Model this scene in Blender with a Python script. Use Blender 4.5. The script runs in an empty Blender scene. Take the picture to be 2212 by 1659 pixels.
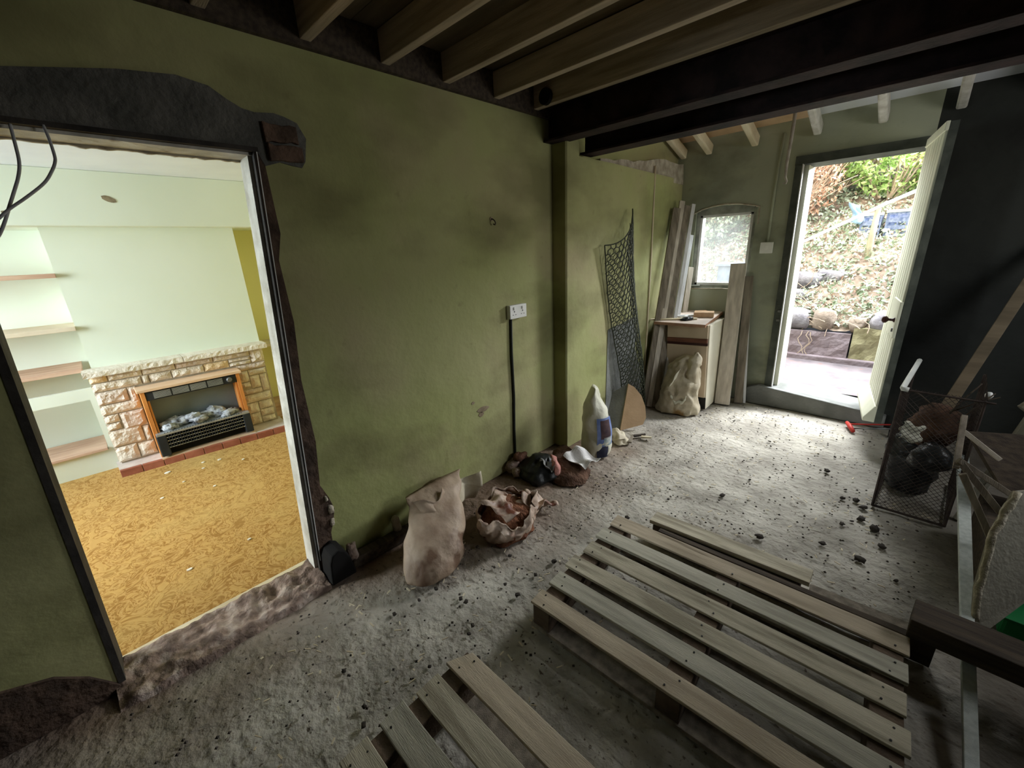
import bpy, math, random
from mathutils import Vector, Matrix, noise, Quaternion

random.seed(7)
SC = bpy.context.scene
COL = SC.collection
PI = math.pi

# ------------------------------------------------------------------ camera
cam_d = bpy.data.cameras.new('camera')
cam = bpy.data.objects.new('camera', cam_d)
COL.objects.link(cam)
cam_d.sensor_fit = 'HORIZONTAL'
cam_d.sensor_width = 36.0
cam_d.lens = 880.0 / 2212.0 * 36.0
cam_d.clip_start = 0.05
cam_d.clip_end = 200
_f, _p, _y, _r = 880.0, 0.318163, 0.781785, -0.045326
_cy, _sy = math.cos(_y), math.sin(_y)
fw = Vector((-_sy * math.cos(_p), _cy * math.cos(_p), -math.sin(_p)))
rt = Vector((_cy, _sy, 0))
up = rt.cross(fw)
r2 = rt * math.cos(_r) + up * math.sin(_r)
u2 = up * math.cos(_r) - rt * math.sin(_r)
m = Matrix((r2, u2, -fw)).transposed().to_4x4()
m.translation = Vector((0, 0, 1.5))
cam.matrix_world = m
SC.camera = cam

# ------------------------------------------------------------------ view, sky, daylight
SC.view_settings.view_transform = 'Standard'
SC.view_settings.look = 'None'
SC.view_settings.gamma = 1.0
SC.view_settings.use_curve_mapping = False
SC.view_settings.exposure = 0.18
SC.cycles.max_bounces = 10
SC.cycles.diffuse_bounces = 6
SC.cycles.sample_clamp_indirect = 6.0

world = bpy.data.worlds.new('sky')
SC.world = world
world.use_nodes = True
_nt = world.node_tree
_bg = _nt.nodes['Background']
_sky = _nt.nodes.new('ShaderNodeTexSky')
_sky.sky_type = 'NISHITA'
_sky.sun_disc = False
_sky.sun_elevation = math.radians(38)
_sky.sun_rotation = math.radians(200)
_sky.air_density = 1.3
_sky.dust_density = 3.0
_nt.links.new(_sky.outputs[0], _bg.inputs[0])
_bg.inputs[1].default_value = 0.42


def area(name, loc, target, sx, sy, power, color):
    d = bpy.data.lights.new(name, 'AREA')
    d.shape = 'RECTANGLE'
    d.size, d.size_y = sx, sy
    d.energy = power
    d.color = color
    o = bpy.data.objects.new(name, d)
    COL.objects.link(o)
    o.location = loc
    o.rotation_euler = (Vector(target) - Vector(loc)).to_track_quat('-Z', 'Y').to_euler()
    return o


# daylight over the yard, falling in through the open back door and the small back window
area('yard_daylight', (-0.50, 5.35, 2.95), (-0.55, 3.3, 0.2), 1.5, 1.1, 210, (0.93, 0.96, 1.0))
area('low_fill_strip', (0.7, 7.05, 2.85), (-1.0, 2.2, 0.7), 2.6, 0.62, 520, (0.95, 0.97, 1.0))  # added fill strip; the bank would block a low sky here
area('yard_daylight_window', (-1.5, 4.95, 2.35), (-1.3, 3.9, 0.8), 0.8, 0.6, 45, (0.95, 0.97, 1.0))
# daylight in the front room's window
area('front_room_daylight', (-3.40, -3.0, 1.55), (-3.45, 0.5, 1.05), 1.9, 1.35, 235, (0.80, 0.93, 1.0))
# added fill lamp behind an opening in the right-hand wall, outside the picture
area('side_fill', (1.68, 2.85, 1.72), (-1.86, 1.9, 0.9), 1.1, 0.85, 19, (1.0, 0.98, 0.93))


# ------------------------------------------------------------------ materials
def L(r, g, b):
    def c(v):
        v /= 255.0
        return v / 12.92 if v <= 0.04045 else ((v + 0.055) / 1.055) ** 2.4
    return (c(r), c(g), c(b), 1.0)


def mat(name, cols, scale=6.0, rough=0.85, bump=0.0, bscale=40.0, stretch=(1, 1, 1), metal=0.0,
        detail=6.0, lo=0.35, hi=0.65, spots=None, trans=0.0, spec=0.3):
    """procedural material: two or three colours mixed by noise, optional dark spots, fine bump"""
    mt = bpy.data.materials.new(name)
    mt.use_nodes = True
    nt = mt.node_tree
    N, K = nt.nodes, nt.links
    b = N['Principled BSDF']
    b.inputs['Roughness'].default_value = rough
    b.inputs['Metallic'].default_value = metal
    b.inputs['Specular IOR Level'].default_value = spec
    tc = N.new('ShaderNodeTexCoord')
    mp = N.new('ShaderNodeMapping')
    mp.inputs['Scale'].default_value = stretch
    K.new(tc.outputs['Object'], mp.inputs[0])
    n1 = N.new('ShaderNodeTexNoise')
    n1.inputs['Scale'].default_value = scale
    n1.inputs['Detail'].default_value = detail
    K.new(mp.outputs[0], n1.inputs['Vector'])
    r = N.new('ShaderNodeValToRGB')
    r.color_ramp.elements[0].position = lo
    r.color_ramp.elements[1].position = hi
    r.color_ramp.elements[0].color = cols[0]
    r.color_ramp.elements[1].color = cols[-1]
    if len(cols) > 2:
        e = r.color_ramp.elements.new((lo + hi) / 2)
        e.color = cols[1]
    K.new(n1.outputs[0], r.inputs[0])
    out = r.outputs[0]
    if spots:
        sc, thr, col = spots
        n2 = N.new('ShaderNodeTexNoise')
        n2.inputs['Scale'].default_value = sc
        n2.inputs['Detail'].default_value = 3
        K.new(mp.outputs[0], n2.inputs['Vector'])
        r2_ = N.new('ShaderNodeValToRGB')
        r2_.color_ramp.elements[0].position = thr
        r2_.color_ramp.elements[1].position = thr + 0.08
        K.new(n2.outputs[0], r2_.inputs[0])
        mx = N.new('ShaderNodeMixRGB')
        mx.inputs[2].default_value = col
        K.new(r2_.outputs[0], mx.inputs[0])
        K.new(out, mx.inputs[1])
        out = mx.outputs[0]
    K.new(out, b.inputs['Base Color'])
    if bump:
        n3 = N.new('ShaderNodeTexNoise')
        n3.inputs['Scale'].default_value = bscale
        n3.inputs['Detail'].default_value = 5
        K.new(mp.outputs[0], n3.inputs['Vector'])
        bp = N.new('ShaderNodeBump')
        bp.inputs['Strength'].default_value = bump
        bp.inputs['Distance'].default_value = 0.02
        K.new(n3.outputs[0], bp.inputs['Height'])
        K.new(bp.outputs[0], b.inputs['Normal'])
    if trans:
        b.inputs['Transmission Weight'].default_value = trans
    return mt


M = {}
M['dark_void'] = mat('soot_black', [L(14, 13, 12), L(22, 20, 19)], 8, 0.95)
M['wood_dark'] = mat('old_dark_timber', [L(58, 50, 42), L(84, 73, 60)], 7, 0.9, 0.3, 60, (0.6, 8, 8))
M['joist'] = mat('dusty_joist_timber', [L(158, 144, 122), L(194, 178, 154)], 5, 0.9, 0.25, 50, (0.5, 8, 8))
M['board_dark'] = mat('sooted_boards', [L(84, 74, 58), L(116, 102, 82)], 3, 0.95, 0.2, 30, (0.5, 4, 4))
M['steel_rust'] = mat('rusty_painted_steel', [L(32, 25, 24), L(62, 46, 44)], 9, 0.75, 0.2, 60, metal=0.2, spots=(5, 0.62, L(64, 48, 44)))
M['pallet'] = mat('weathered_pallet_timber', [L(150, 142, 122), L(182, 174, 152), L(200, 192, 170)], 5, 0.85, 0.25, 60, (0.7, 7, 7), spots=(3.0, 0.66, L(105, 98, 82)))
M['pallet_pink'] = mat('fresher_pallet_timber', [L(168, 154, 132), L(200, 186, 162)], 5, 0.85, 0.25, 60, (0.7, 7, 7), spots=(2.6, 0.66, L(120, 106, 88)))
M['pallet_grey'] = mat('grey_pallet_timber', [L(154, 150, 134), L(188, 184, 166)], 5, 0.85, 0.25, 60, (0.7, 7, 7), spots=(3.0, 0.64, L(108, 104, 90)))
M['block'] = mat('pallet_block_timber', [L(74, 62, 50), L(104, 88, 72)], 12, 0.9, 0.3, 60)
M['plank_grey'] = mat('dusty_grey_plank', [L(182, 173, 158), L(216, 207, 192)], 4, 0.85, 0.2, 50, (7, 7, 0.6))
M['plank_white'] = mat('white_painted_plank', [L(205, 205, 205), L(228, 230, 234)], 4, 0.6, 0.1, 30, (5, 5, 0.6))
M['plank_dim'] = mat('old_floorboard_timber', [L(112, 103, 90), L(150, 140, 124)], 4, 0.9, 0.3, 50, (7, 7, 0.6))
M['lath'] = mat('pale_wood_strip', [L(205, 190, 158), L(226, 214, 186)], 6, 0.7)
M['plaster_edge'] = mat('bare_plaster', [L(150, 140, 122), L(186, 178, 160)], 14, 0.95, 0.5, 50)
M['masonry'] = mat('rough_dark_masonry', [L(62, 50, 42), L(92, 74, 62)], 12, 0.95, 0.8, 30)
M['lintel'] = mat('dark_concrete_lintel', [L(84, 84, 80), L(108, 107, 102)], 9, 0.95, 0.5, 40)
M['brick'] = mat('old_red_brick', [L(96, 66, 52), L(136, 98, 80)], 14, 0.95, 0.5, 50)
M['brick_dull'] = mat('soot_stained_brick', [L(74, 60, 50), L(112, 90, 76)], 14, 0.95, 0.5, 50)
M['rubble'] = mat('pinkish_mortar_rubble', [L(104, 88, 78), L(142, 122, 110), L(178, 162, 150)], 18, 0.95, 0.8, 40)
M['cement'] = mat('grey_cement_render', [L(112, 114, 110), L(138, 140, 136)], 6, 0.95, 0.3, 60)
M['lining'] = mat('chipped_white_lining', [L(176, 172, 160), L(214, 212, 204)], 10, 0.7, 0.3, 40, spots=(9, 0.66, L(138, 124, 106)))
M['strip_dark'] = mat('dark_stained_edge', [L(40, 38, 36), L(66, 62, 58)], 10, 0.85, 0.2)
M['white_line'] = mat('white_gloss_paint', [L(208, 208, 206), L(228, 228, 226)], 10, 0.5)
M['frame_dark'] = mat('dark_green_grey_paint', [L(66, 70, 64), L(90, 94, 86)], 10, 0.75, 0.2)
M['cream_paint'] = mat('cream_door_paint', [L(222, 222, 198), L(236, 236, 214)], 5, 0.55)
M['window_paint'] = mat('dirty_window_paint', [L(120, 122, 114), L(160, 162, 152)], 12, 0.7, 0.2)
M['plastic_white'] = mat('white_plastic', [L(226, 226, 220), L(236, 236, 232)], 8, 0.4)
M['plastic_black'] = mat('black_plastic', [L(16, 16, 17), L(24, 24, 25)], 8, 0.45)
M['cable_grey'] = mat('grey_cable', [L(160, 162, 168), L(180, 182, 188)], 8, 0.5)
M['cable_black'] = mat('dark_cable', [L(30, 32, 26), L(42, 44, 36)], 8, 0.6)
M['cord'] = mat('dusty_cord', [L(150, 140, 128), L(178, 170, 158)], 20, 0.9)
M['brown_knob'] = mat('brown_bakelite', [L(58, 30, 26), L(78, 42, 36)], 8, 0.35)
M['metal_grey'] = mat('dull_steel', [L(110, 110, 108), L(140, 140, 138)], 10, 0.45, metal=0.7)
M['wire'] = mat('rusty_wire', [L(56, 48, 44), L(84, 72, 66)], 20, 0.7, metal=0.4)
M['wire_green'] = mat('dark_green_netting', [L(44, 48, 34), L(60, 64, 46)], 20, 0.7)
M['lit_rod'] = mat('painted_lit_rod', [L(196, 198, 190), L(216, 218, 210)], 10, 0.5)
M['sack_tan'] = mat('dusty_plastic_sack', [L(150, 128, 108), L(184, 164, 142)], 9, 0.55, 0.5, 16, spots=(6, 0.60, L(116, 92, 74)))
M['sack_flap'] = mat('pale_sack_mouth', [L(186, 176, 150), L(208, 200, 176)], 9, 0.5, 0.3, 22)
M['sack_white'] = mat('white_woven_sack', [L(202, 200, 180), L(226, 224, 206)], 9, 0.55, 0.3, 26)
M['sack_grit'] = mat('grey_sack', [L(168, 156, 132), L(206, 196, 172)], 9, 0.6, 0.4, 22, spots=(5, 0.62, L(140, 112, 70)))
M['sack_torn'] = mat('torn_clear_sack', [L(150, 126, 108), L(204, 184, 166)], 14, 0.45, 0.6, 18, spots=(8, 0.58, L(110, 66, 50)))
M['red_soil'] = mat('red_brown_soil', [L(96, 60, 42), L(138, 92, 66)], 22, 0.98, 1.0, 50)
M['soil'] = mat('brown_heap_soil', [L(74, 54, 42), L(104, 78, 62)], 14, 0.98, 0.8, 40)
M['black_bag'] = mat('black_bag_film', [L(24, 26, 26), L(40, 42, 42)], 8, 0.35, 0.4, 20)
M['grey_film'] = mat('grey_film', [L(120, 120, 118), L(150, 150, 148)], 8, 0.4, 0.4, 20)
M['pink'] = mat('pink_foam', [L(176, 122, 112), L(204, 150, 138)], 12, 0.85, 0.4, 60)
M['paper'] = mat('crumpled_paper', [L(206, 204, 200), L(228, 226, 224)], 10, 0.8, 0.2, 30)
M['offcut'] = mat('tan_hardboard', [L(196, 164, 130), L(220, 190, 156)], 5, 0.8, 0.1, 60)
M['cab_cream'] = mat('cream_laminate', [L(222, 214, 192), L(236, 230, 210)], 4, 0.45)
M['cab_front'] = mat('dusty_cream_front', [L(188, 168, 142), L(206, 188, 162)], 4, 0.5)
M['cab_handle'] = mat('brown_wood_handle', [L(92, 58, 44), L(122, 80, 60)], 8, 0.5, stretch=(1, 8, 8))
M['worktop'] = mat('pale_worktop', [L(206, 186, 172), L(228, 212, 200)], 6, 0.45)
M['worktop_edge'] = mat('bare_worktop_edge', [L(150, 112, 88), L(176, 138, 112)], 20, 0.8)
M['block_wood'] = mat('sawn_wood_block', [L(176, 142, 110), L(204, 172, 138)], 12, 0.8)
M['red_handle'] = mat('red_grip', [L(170, 44, 36), L(190, 60, 50)], 8, 0.5)
M['green_plastic'] = mat('green_plastic', [L(18, 104, 54), L(26, 126, 68)], 6, 0.45)
M['pale_board'] = mat('dusty_plasterboard', [L(150, 146, 132), L(178, 174, 158)], 5, 0.9, 0.2, 60)
M['pale_board_edge'] = mat('broken_plaster_edge', [L(168, 160, 138), L(204, 196, 176)], 22, 0.95, 0.7, 40)
M['light_batten'] = mat('pale_blue_grey_batten', [L(178, 186, 180), L(204, 210, 204)], 8, 0.7, 0.2, 50, (6, 6, 1))
M['clod'] = mat('dark_rubble_lump', [L(48, 44, 40), L(84, 76, 68)], 30, 0.95, 0.5, 60)
M['chip'] = mat('pale_straw_chip', [L(190, 176, 146), L(216, 206, 180)], 10, 0.8)
# front room
M['lr_ceiling'] = mat('white_ceiling_paint', [L(222, 226, 234), L(230, 234, 240)], 3, 0.9)
M['lr_wall'] = mat('pale_green_cream_wall', [L(220, 226, 210), L(226, 231, 217)], 1.5, 0.85)
M['lr_yellow'] = mat('pale_yellow_wall', [L(222, 214, 150), L(228, 220, 160)], 1.5, 0.85)
M['shelf'] = mat('worn_pine_shelf', [L(186, 150, 128), L(206, 174, 150)], 5, 0.7, stretch=(6, 1, 6))
M['shelf_pale'] = mat('pale_painted_shelf', [L(206, 190, 166), L(220, 206, 184)], 5, 0.7)
for i, c in enumerate([((206, 190, 170), (228, 216, 200)), ((212, 198, 180), (234, 222, 206)), ((214, 186, 146), (230, 206, 170)), ((198, 180, 164), (220, 204, 190))]):
    M['ashlar%d' % i] = mat('sandstone_%d' % i, [L(*c[0]), L(*c[1])], 14, 0.95, 0.7, 45)
M['mortar'] = mat('fireplace_mortar', [L(160, 146, 128), L(182, 168, 150)], 20, 0.95, 0.3)
M['mantel'] = mat('pale_mantel_stone', [L(216, 206, 190), L(234, 226, 214)], 12, 0.9, 0.4, 45)
M['hearth_top'] = mat('worn_hearth_slab', [L(190, 178, 170), L(214, 204, 198)], 9, 0.7, 0.1)
M['hearth_tile'] = mat('red_hearth_tile', [L(142, 82, 62), L(172, 106, 84)], 9, 0.6)
M['teak'] = mat('orange_teak_veneer', [L(196, 122, 58), L(222, 150, 84)], 6, 0.45, stretch=(8, 8, 1))
M['teak_top'] = mat('sunlit_teak_top', [L(222, 186, 152), L(236, 206, 178)], 6, 0.4, stretch=(8, 1, 8))  # paler than the side teak: light on the boards is in the colour
M['fire_black'] = mat('matt_black_metal', [L(34, 38, 42), L(46, 50, 54)], 8, 0.5)
M['fire_back'] = mat('dark_reflector', [L(104, 114, 124), L(134, 144, 152)], 2, 0.4, metal=0.2)
M['fire_slat'] = mat('grey_grille_metal', [L(150, 154, 156), L(182, 186, 188)], 8, 0.4, metal=0.5)
M['coal'] = mat('ashy_ceramic_coal', [L(70, 72, 76), L(176, 178, 182), L(206, 208, 212)], 16, 0.9, 0.6, 40)
M['paper_bit'] = mat('white_plaster_flake', [L(226, 220, 206), L(236, 232, 220)], 9, 0.8)
M['hole'] = mat('chipped_hole', [L(120, 106, 84), L(152, 138, 114)], 30, 0.95)
# yard
M['patio'] = mat('pale_yard_concrete', [L(108, 100, 101), L(136, 126, 125)], 5, 0.95, 0.3, 20, spots=(7, 0.6, L(146, 114, 104)))
M['block_grey'] = mat('purple_grey_stone', [L(120, 106, 106), L(146, 134, 136)], 6, 0.95, 0.5, 30)
M['block_moss'] = mat('mossy_stone', [L(136, 130, 96), L(166, 160, 124)], 8, 0.95, 0.5, 30)
M['rock'] = mat('pale_field_stone', [L(112, 108, 112), L(150, 146, 146)], 7, 0.95, 0.6, 25)
M['rock_warm'] = mat('warm_field_stone', [L(126, 112, 98), L(158, 144, 128)], 7, 0.95, 0.6, 25)
M['earth'] = mat('leaf_litter_earth', [L(132, 116, 100), L(168, 150, 134)], 9, 0.98, 0.6, 20)
M['slate'] = mat('blue_grey_slab', [L(92, 102, 120), L(122, 132, 148)], 8, 0.8)
M['rail'] = mat('pale_painted_rail', [L(204, 208, 204), L(222, 226, 222)], 8, 0.5)
M['post'] = mat('mossy_timber_post', [L(150, 142, 118), L(176, 172, 140)], 8, 0.85)
M['crate'] = mat('blue_grey_plastic', [L(88, 104, 138), L(150, 160, 182)], 26, 0.5)
M['tarp'] = mat('blue_sheet', [L(130, 164, 196), L(176, 200, 216)], 8, 0.5)
M['leaf_ivy'] = mat('pale_ivy_leaf', [L(112, 130, 98), L(212, 220, 198)], 9, 0.55, lo=0.3, hi=0.7)
M['leaf_dead'] = mat('dry_brown_leaf', [L(160, 128, 110), L(212, 188, 168)], 9, 0.8, lo=0.3, hi=0.7)
M['leaf_green'] = mat('hedge_leaf', [L(130, 166, 84), L(196, 216, 146)], 6, 0.5, lo=0.3, hi=0.7)
M['leaf_lime'] = mat('lime_leaf', [L(196, 206, 110), L(226, 224, 150)], 6, 0.5, lo=0.3, hi=0.7)
M['leaf_rust'] = mat('rusty_bramble_leaf', [L(172, 128, 104), L(214, 178, 150)], 6, 0.7, lo=0.3, hi=0.7)
M['twig'] = mat('dry_twig', [L(150, 130, 110), L(190, 172, 150)], 8, 0.85)


def special_floor():
    mt = bpy.data.materials.new('dusty_concrete_floor')
    mt.use_nodes = True
    nt = mt.node_tree
    N, K = nt.nodes, nt.links
    b = N['Principled BSDF']
    b.inputs['Roughness'].default_value = 0.9
    b.inputs['Specular IOR Level'].default_value = 0.2
    tc = N.new('ShaderNodeTexCoord')
    sep = N.new('ShaderNodeSeparateXYZ')
    K.new(tc.outputs['Object'], sep.inputs[0])
    n1 = N.new('ShaderNodeTexNoise'); n1.inputs['Scale'].default_value = 3.5; n1.inputs['Detail'].default_value = 8
    K.new(tc.outputs['Object'], n1.inputs['Vector'])
    r1 = N.new('ShaderNodeValToRGB')
    r1.color_ramp.elements[0].position = 0.33; r1.color_ramp.elements[1].position = 0.68
    r1.color_ramp.elements[0].color = L(146, 141, 130); r1.color_ramp.elements[1].color = L(196, 191, 178)
    K.new(n1.outputs[0], r1.inputs[0])
    # brown soil plus painted wall and jamb shade along the left wall, wandering edge
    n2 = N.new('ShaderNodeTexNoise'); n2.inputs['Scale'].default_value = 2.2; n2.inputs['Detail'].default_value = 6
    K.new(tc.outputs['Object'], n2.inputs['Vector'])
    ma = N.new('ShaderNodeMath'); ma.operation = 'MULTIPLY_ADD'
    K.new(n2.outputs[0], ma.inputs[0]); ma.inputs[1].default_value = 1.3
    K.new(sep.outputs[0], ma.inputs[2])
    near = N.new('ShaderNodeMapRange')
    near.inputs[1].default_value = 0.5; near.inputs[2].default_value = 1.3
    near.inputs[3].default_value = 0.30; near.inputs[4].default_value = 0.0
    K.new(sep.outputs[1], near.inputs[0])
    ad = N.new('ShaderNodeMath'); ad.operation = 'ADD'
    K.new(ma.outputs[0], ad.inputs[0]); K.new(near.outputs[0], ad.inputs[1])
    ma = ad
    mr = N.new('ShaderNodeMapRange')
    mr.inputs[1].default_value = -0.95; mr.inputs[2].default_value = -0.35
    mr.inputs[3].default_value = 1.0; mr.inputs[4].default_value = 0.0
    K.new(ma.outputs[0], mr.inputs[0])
    # soil and painted shade thin out where the floor gets swept near the back
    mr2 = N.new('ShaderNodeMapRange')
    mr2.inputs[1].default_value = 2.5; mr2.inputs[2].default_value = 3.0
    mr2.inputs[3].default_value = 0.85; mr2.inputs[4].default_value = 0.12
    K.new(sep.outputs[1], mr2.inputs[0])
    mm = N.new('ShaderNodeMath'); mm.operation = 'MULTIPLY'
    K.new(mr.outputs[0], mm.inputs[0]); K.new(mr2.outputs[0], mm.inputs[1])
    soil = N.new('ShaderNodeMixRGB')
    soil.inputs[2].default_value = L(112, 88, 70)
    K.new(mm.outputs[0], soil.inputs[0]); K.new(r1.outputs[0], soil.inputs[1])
    mr3 = N.new('ShaderNodeMapRange')  # floor darkened towards the right, painting in the shade there
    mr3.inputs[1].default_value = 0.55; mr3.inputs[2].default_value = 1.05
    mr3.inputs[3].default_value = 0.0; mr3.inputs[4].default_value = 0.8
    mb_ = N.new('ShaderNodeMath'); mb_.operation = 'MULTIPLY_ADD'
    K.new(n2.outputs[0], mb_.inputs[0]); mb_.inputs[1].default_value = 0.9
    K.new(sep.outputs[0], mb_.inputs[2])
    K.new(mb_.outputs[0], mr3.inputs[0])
    right_shade = N.new('ShaderNodeMixRGB'); right_shade.inputs[2].default_value = L(78, 68, 58)
    K.new(mr3.outputs[0], right_shade.inputs[0]); K.new(soil.outputs[0], right_shade.inputs[1])
    soil = right_shade
    # dark crumbs and drag streaks
    mp = N.new('ShaderNodeMapping'); mp.inputs['Scale'].default_value = (5, 16, 5); mp.inputs['Rotation'].default_value = (0, 0, 0.25)
    K.new(tc.outputs['Object'], mp.inputs[0])
    n3 = N.new('ShaderNodeTexNoise'); n3.inputs['Scale'].default_value = 2.4; n3.inputs['Detail'].default_value = 5
    K.new(mp.outputs[0], n3.inputs['Vector'])
    r3 = N.new('ShaderNodeValToRGB')
    r3.color_ramp.elements[0].position = 0.60; r3.color_ramp.elements[1].position = 0.72
    r3.color_ramp.elements[1].color = (0.65, 0.65, 0.65, 1)
    K.new(n3.outputs[0], r3.inputs[0])
    mx = N.new('ShaderNodeMixRGB'); mx.inputs[2].default_value = L(84, 74, 62)
    K.new(r3.outputs[0], mx.inputs[0]); K.new(soil.outputs[0], mx.inputs[1])
    n4 = N.new('ShaderNodeTexNoise'); n4.inputs['Scale'].default_value = 55; n4.inputs['Detail'].default_value = 3
    K.new(tc.outputs['Object'], n4.inputs['Vector'])
    r4 = N.new('ShaderNodeValToRGB')
    r4.color_ramp.elements[0].position = 0.63; r4.color_ramp.elements[1].position = 0.72
    K.new(n4.outputs[0], r4.inputs[0])
    mx2 = N.new('ShaderNodeMixRGB'); mx2.inputs[2].default_value = L(96, 86, 74)
    K.new(r4.outputs[0], mx2.inputs[0]); K.new(mx.outputs[0], mx2.inputs[1])
    K.new(mx2.outputs[0], b.inputs['Base Color'])
    n5 = N.new('ShaderNodeTexNoise'); n5.inputs['Scale'].default_value = 26; n5.inputs['Detail'].default_value = 8
    K.new(tc.outputs['Object'], n5.inputs['Vector'])
    bp = N.new('ShaderNodeBump'); bp.inputs['Strength'].default_value = 0.55; bp.inputs['Distance'].default_value = 0.03
    K.new(n5.outputs[0], bp.inputs['Height']); K.new(bp.outputs[0], b.inputs['Normal'])
    return mt


def special_wall(name, base, patch, dirt, faded):
    """old distemper: base green with broad faded patches, dark damp clouds, brown rubbed stains"""
    mt = bpy.data.materials.new(name)
    mt.use_nodes = True
    nt = mt.node_tree
    N, K = nt.nodes, nt.links
    b = N['Principled BSDF']
    b.inputs['Roughness'].default_value = 0.8
    b.inputs['Specular IOR Level'].default_value = 0.25
    tc = N.new('ShaderNodeTexCoord')
    prev = None

    def layer(scale, lo, hi, col, prev, off, amt=1.0, stretch=(1, 1, 1)):
        mp = N.new('ShaderNodeMapping'); mp.inputs['Location'].default_value = (off, off * 1.7, off * 0.6)
        mp.inputs['Scale'].default_value = stretch
        K.new(tc.outputs['Object'], mp.inputs[0])
        n = N.new('ShaderNodeTexNoise'); n.inputs['Scale'].default_value = scale; n.inputs['Detail'].default_value = 6
        K.new(mp.outputs[0], n.inputs['Vector'])
        r = N.new('ShaderNodeValToRGB')
        r.color_ramp.elements[0].position = lo; r.color_ramp.elements[1].position = hi
        r.color_ramp.elements[1].color = (amt, amt, amt, 1)
        K.new(n.outputs[0], r.inputs[0])
        x = N.new('ShaderNodeMixRGB'); x.inputs[2].default_value = col
        if isinstance(prev, tuple):
            x.inputs[1].default_value = prev
        else:
            K.new(prev, x.inputs[1])
        K.new(r.outputs[0], x.inputs[0])
        return x.outputs[0]
    c = layer(0.9, 0.40, 0.66, patch, base, 3.1)
    c = layer(1.7, 0.50, 0.72, faded, c, 11.0, 0.75)
    c = layer(1.5, 0.50, 0.68, dirt, c, 23.0, 0.75, (1, 0.8, 1.5))
    c = layer(16, 0.66, 0.78, dirt, c, 5.0, 0.35)
    K.new(c, b.inputs['Base Color'])
    n5 = N.new('ShaderNodeTexNoise'); n5.inputs['Scale'].default_value = 9; n5.inputs['Detail'].default_value = 8
    K.new(tc.outputs['Object'], n5.inputs['Vector'])
    bp = N.new('ShaderNodeBump'); bp.inputs['Strength'].default_value = 0.3; bp.inputs['Distance'].default_value = 0.03
    K.new(n5.outputs[0], bp.inputs['Height']); K.new(bp.outputs[0], b.inputs['Normal'])
    return mt


def special_carpet():
    mt = bpy.data.materials.new('gold_scroll_carpet')
    mt.use_nodes = True
    nt = mt.node_tree
    N, K = nt.nodes, nt.links
    b = N['Principled BSDF']
    b.inputs['Roughness'].default_value = 0.95
    b.inputs['Specular IOR Level'].default_value = 0.05
    tc = N.new('ShaderNodeTexCoord')
    n1 = N.new('ShaderNodeTexNoise'); n1.inputs['Scale'].default_value = 10; n1.inputs['Detail'].default_value = 2
    n1.inputs['Distortion'].default_value = 2.6
    K.new(tc.outputs['Object'], n1.inputs['Vector'])
    r1 = N.new('ShaderNodeValToRGB')
    e = r1.color_ramp.elements
    e[0].position = 0.36; e[0].color = L(150, 112, 60)
    e[1].position = 0.66; e[1].color = L(184, 148, 90)
    k = e.new(0.47); k.color = L(192, 156, 98)
    k = e.new(0.53); k.color = L(146, 106, 54)
    k = e.new(0.58); k.color = L(190, 154, 94)
    K.new(n1.outputs[0], r1.inputs[0])
    n2 = N.new('ShaderNodeTexNoise'); n2.inputs['Scale'].default_value = 1.6; n2.inputs['Detail'].default_value = 4
    K.new(tc.outputs['Object'], n2.inputs['Vector'])
    r2_ = N.new('ShaderNodeValToRGB')
    r2_.color_ramp.elements[0].position = 0.5; r2_.color_ramp.elements[1].position = 0.72
    r2_.color_ramp.elements[1].color = (0.6, 0.6, 0.6, 1)
    K.new(n2.outputs[0], r2_.inputs[0])
    mx = N.new('ShaderNodeMixRGB'); mx.inputs[2].default_value = L(192, 164, 104)
    K.new(r2_.outputs[0], mx.inputs[0]); K.new(r1.outputs[0], mx.inputs[1])
    K.new(mx.outputs[0], b.inputs['Base Color'])
    bp = N.new('ShaderNodeBump'); bp.inputs['Strength'].default_value = 0.35; bp.inputs['Distance'].default_value = 0.01
    K.new(n1.outputs[0], bp.inputs['Height']); K.new(bp.outputs[0], b.inputs['Normal'])
    return mt


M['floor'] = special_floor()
M['green'] = special_wall('aged_green_distemper', L(156, 160, 104), L(168, 166, 120), L(112, 108, 72), L(166, 154, 120))
M['green_back'] = special_wall('aged_grey_green_distemper', L(168, 172, 150), L(150, 156, 140), L(96, 100, 86), L(174, 176, 146))
M['dark_wall'] = special_wall('dark_grey_wall', L(44, 46, 42), L(38, 40, 37), L(28, 28, 26), L(48, 49, 45))
M['carpet'] = special_carpet()


def glass_mat():
    mt = bpy.data.materials.new('dusty_window_glass')
    mt.use_nodes = True
    nt = mt.node_tree
    N, K = nt.nodes, nt.links
    N.remove(N['Principled BSDF'])
    t = N.new('ShaderNodeBsdfTransparent'); t.inputs[0].default_value = (0.93, 0.95, 0.94, 1)
    g = N.new('ShaderNodeBsdfGlossy'); g.inputs['Roughness'].default_value = 0.05
    d = N.new('ShaderNodeBsdfTranslucent'); d.inputs[0].default_value = (0.9, 0.92, 0.92, 1)
    n = N.new('ShaderNodeTexNoise'); n.inputs['Scale'].default_value = 6
    mr = N.new('ShaderNodeMapRange'); mr.inputs[3].default_value = 0.02; mr.inputs[4].default_value = 0.10
    K.new(n.outputs[0], mr.inputs[0])
    m1 = N.new('ShaderNodeMixShader'); K.new(mr.outputs[0], m1.inputs[0]); K.new(t.outputs[0], m1.inputs[1]); K.new(d.outputs[0], m1.inputs[2])
    m2 = N.new('ShaderNodeMixShader'); m2.inputs[0].default_value = 0.05; K.new(m1.outputs[0], m2.inputs[1]); K.new(g.outputs[0], m2.inputs[2])
    K.new(m2.outputs[0], N['Material Output'].inputs[0])
    return mt


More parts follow.
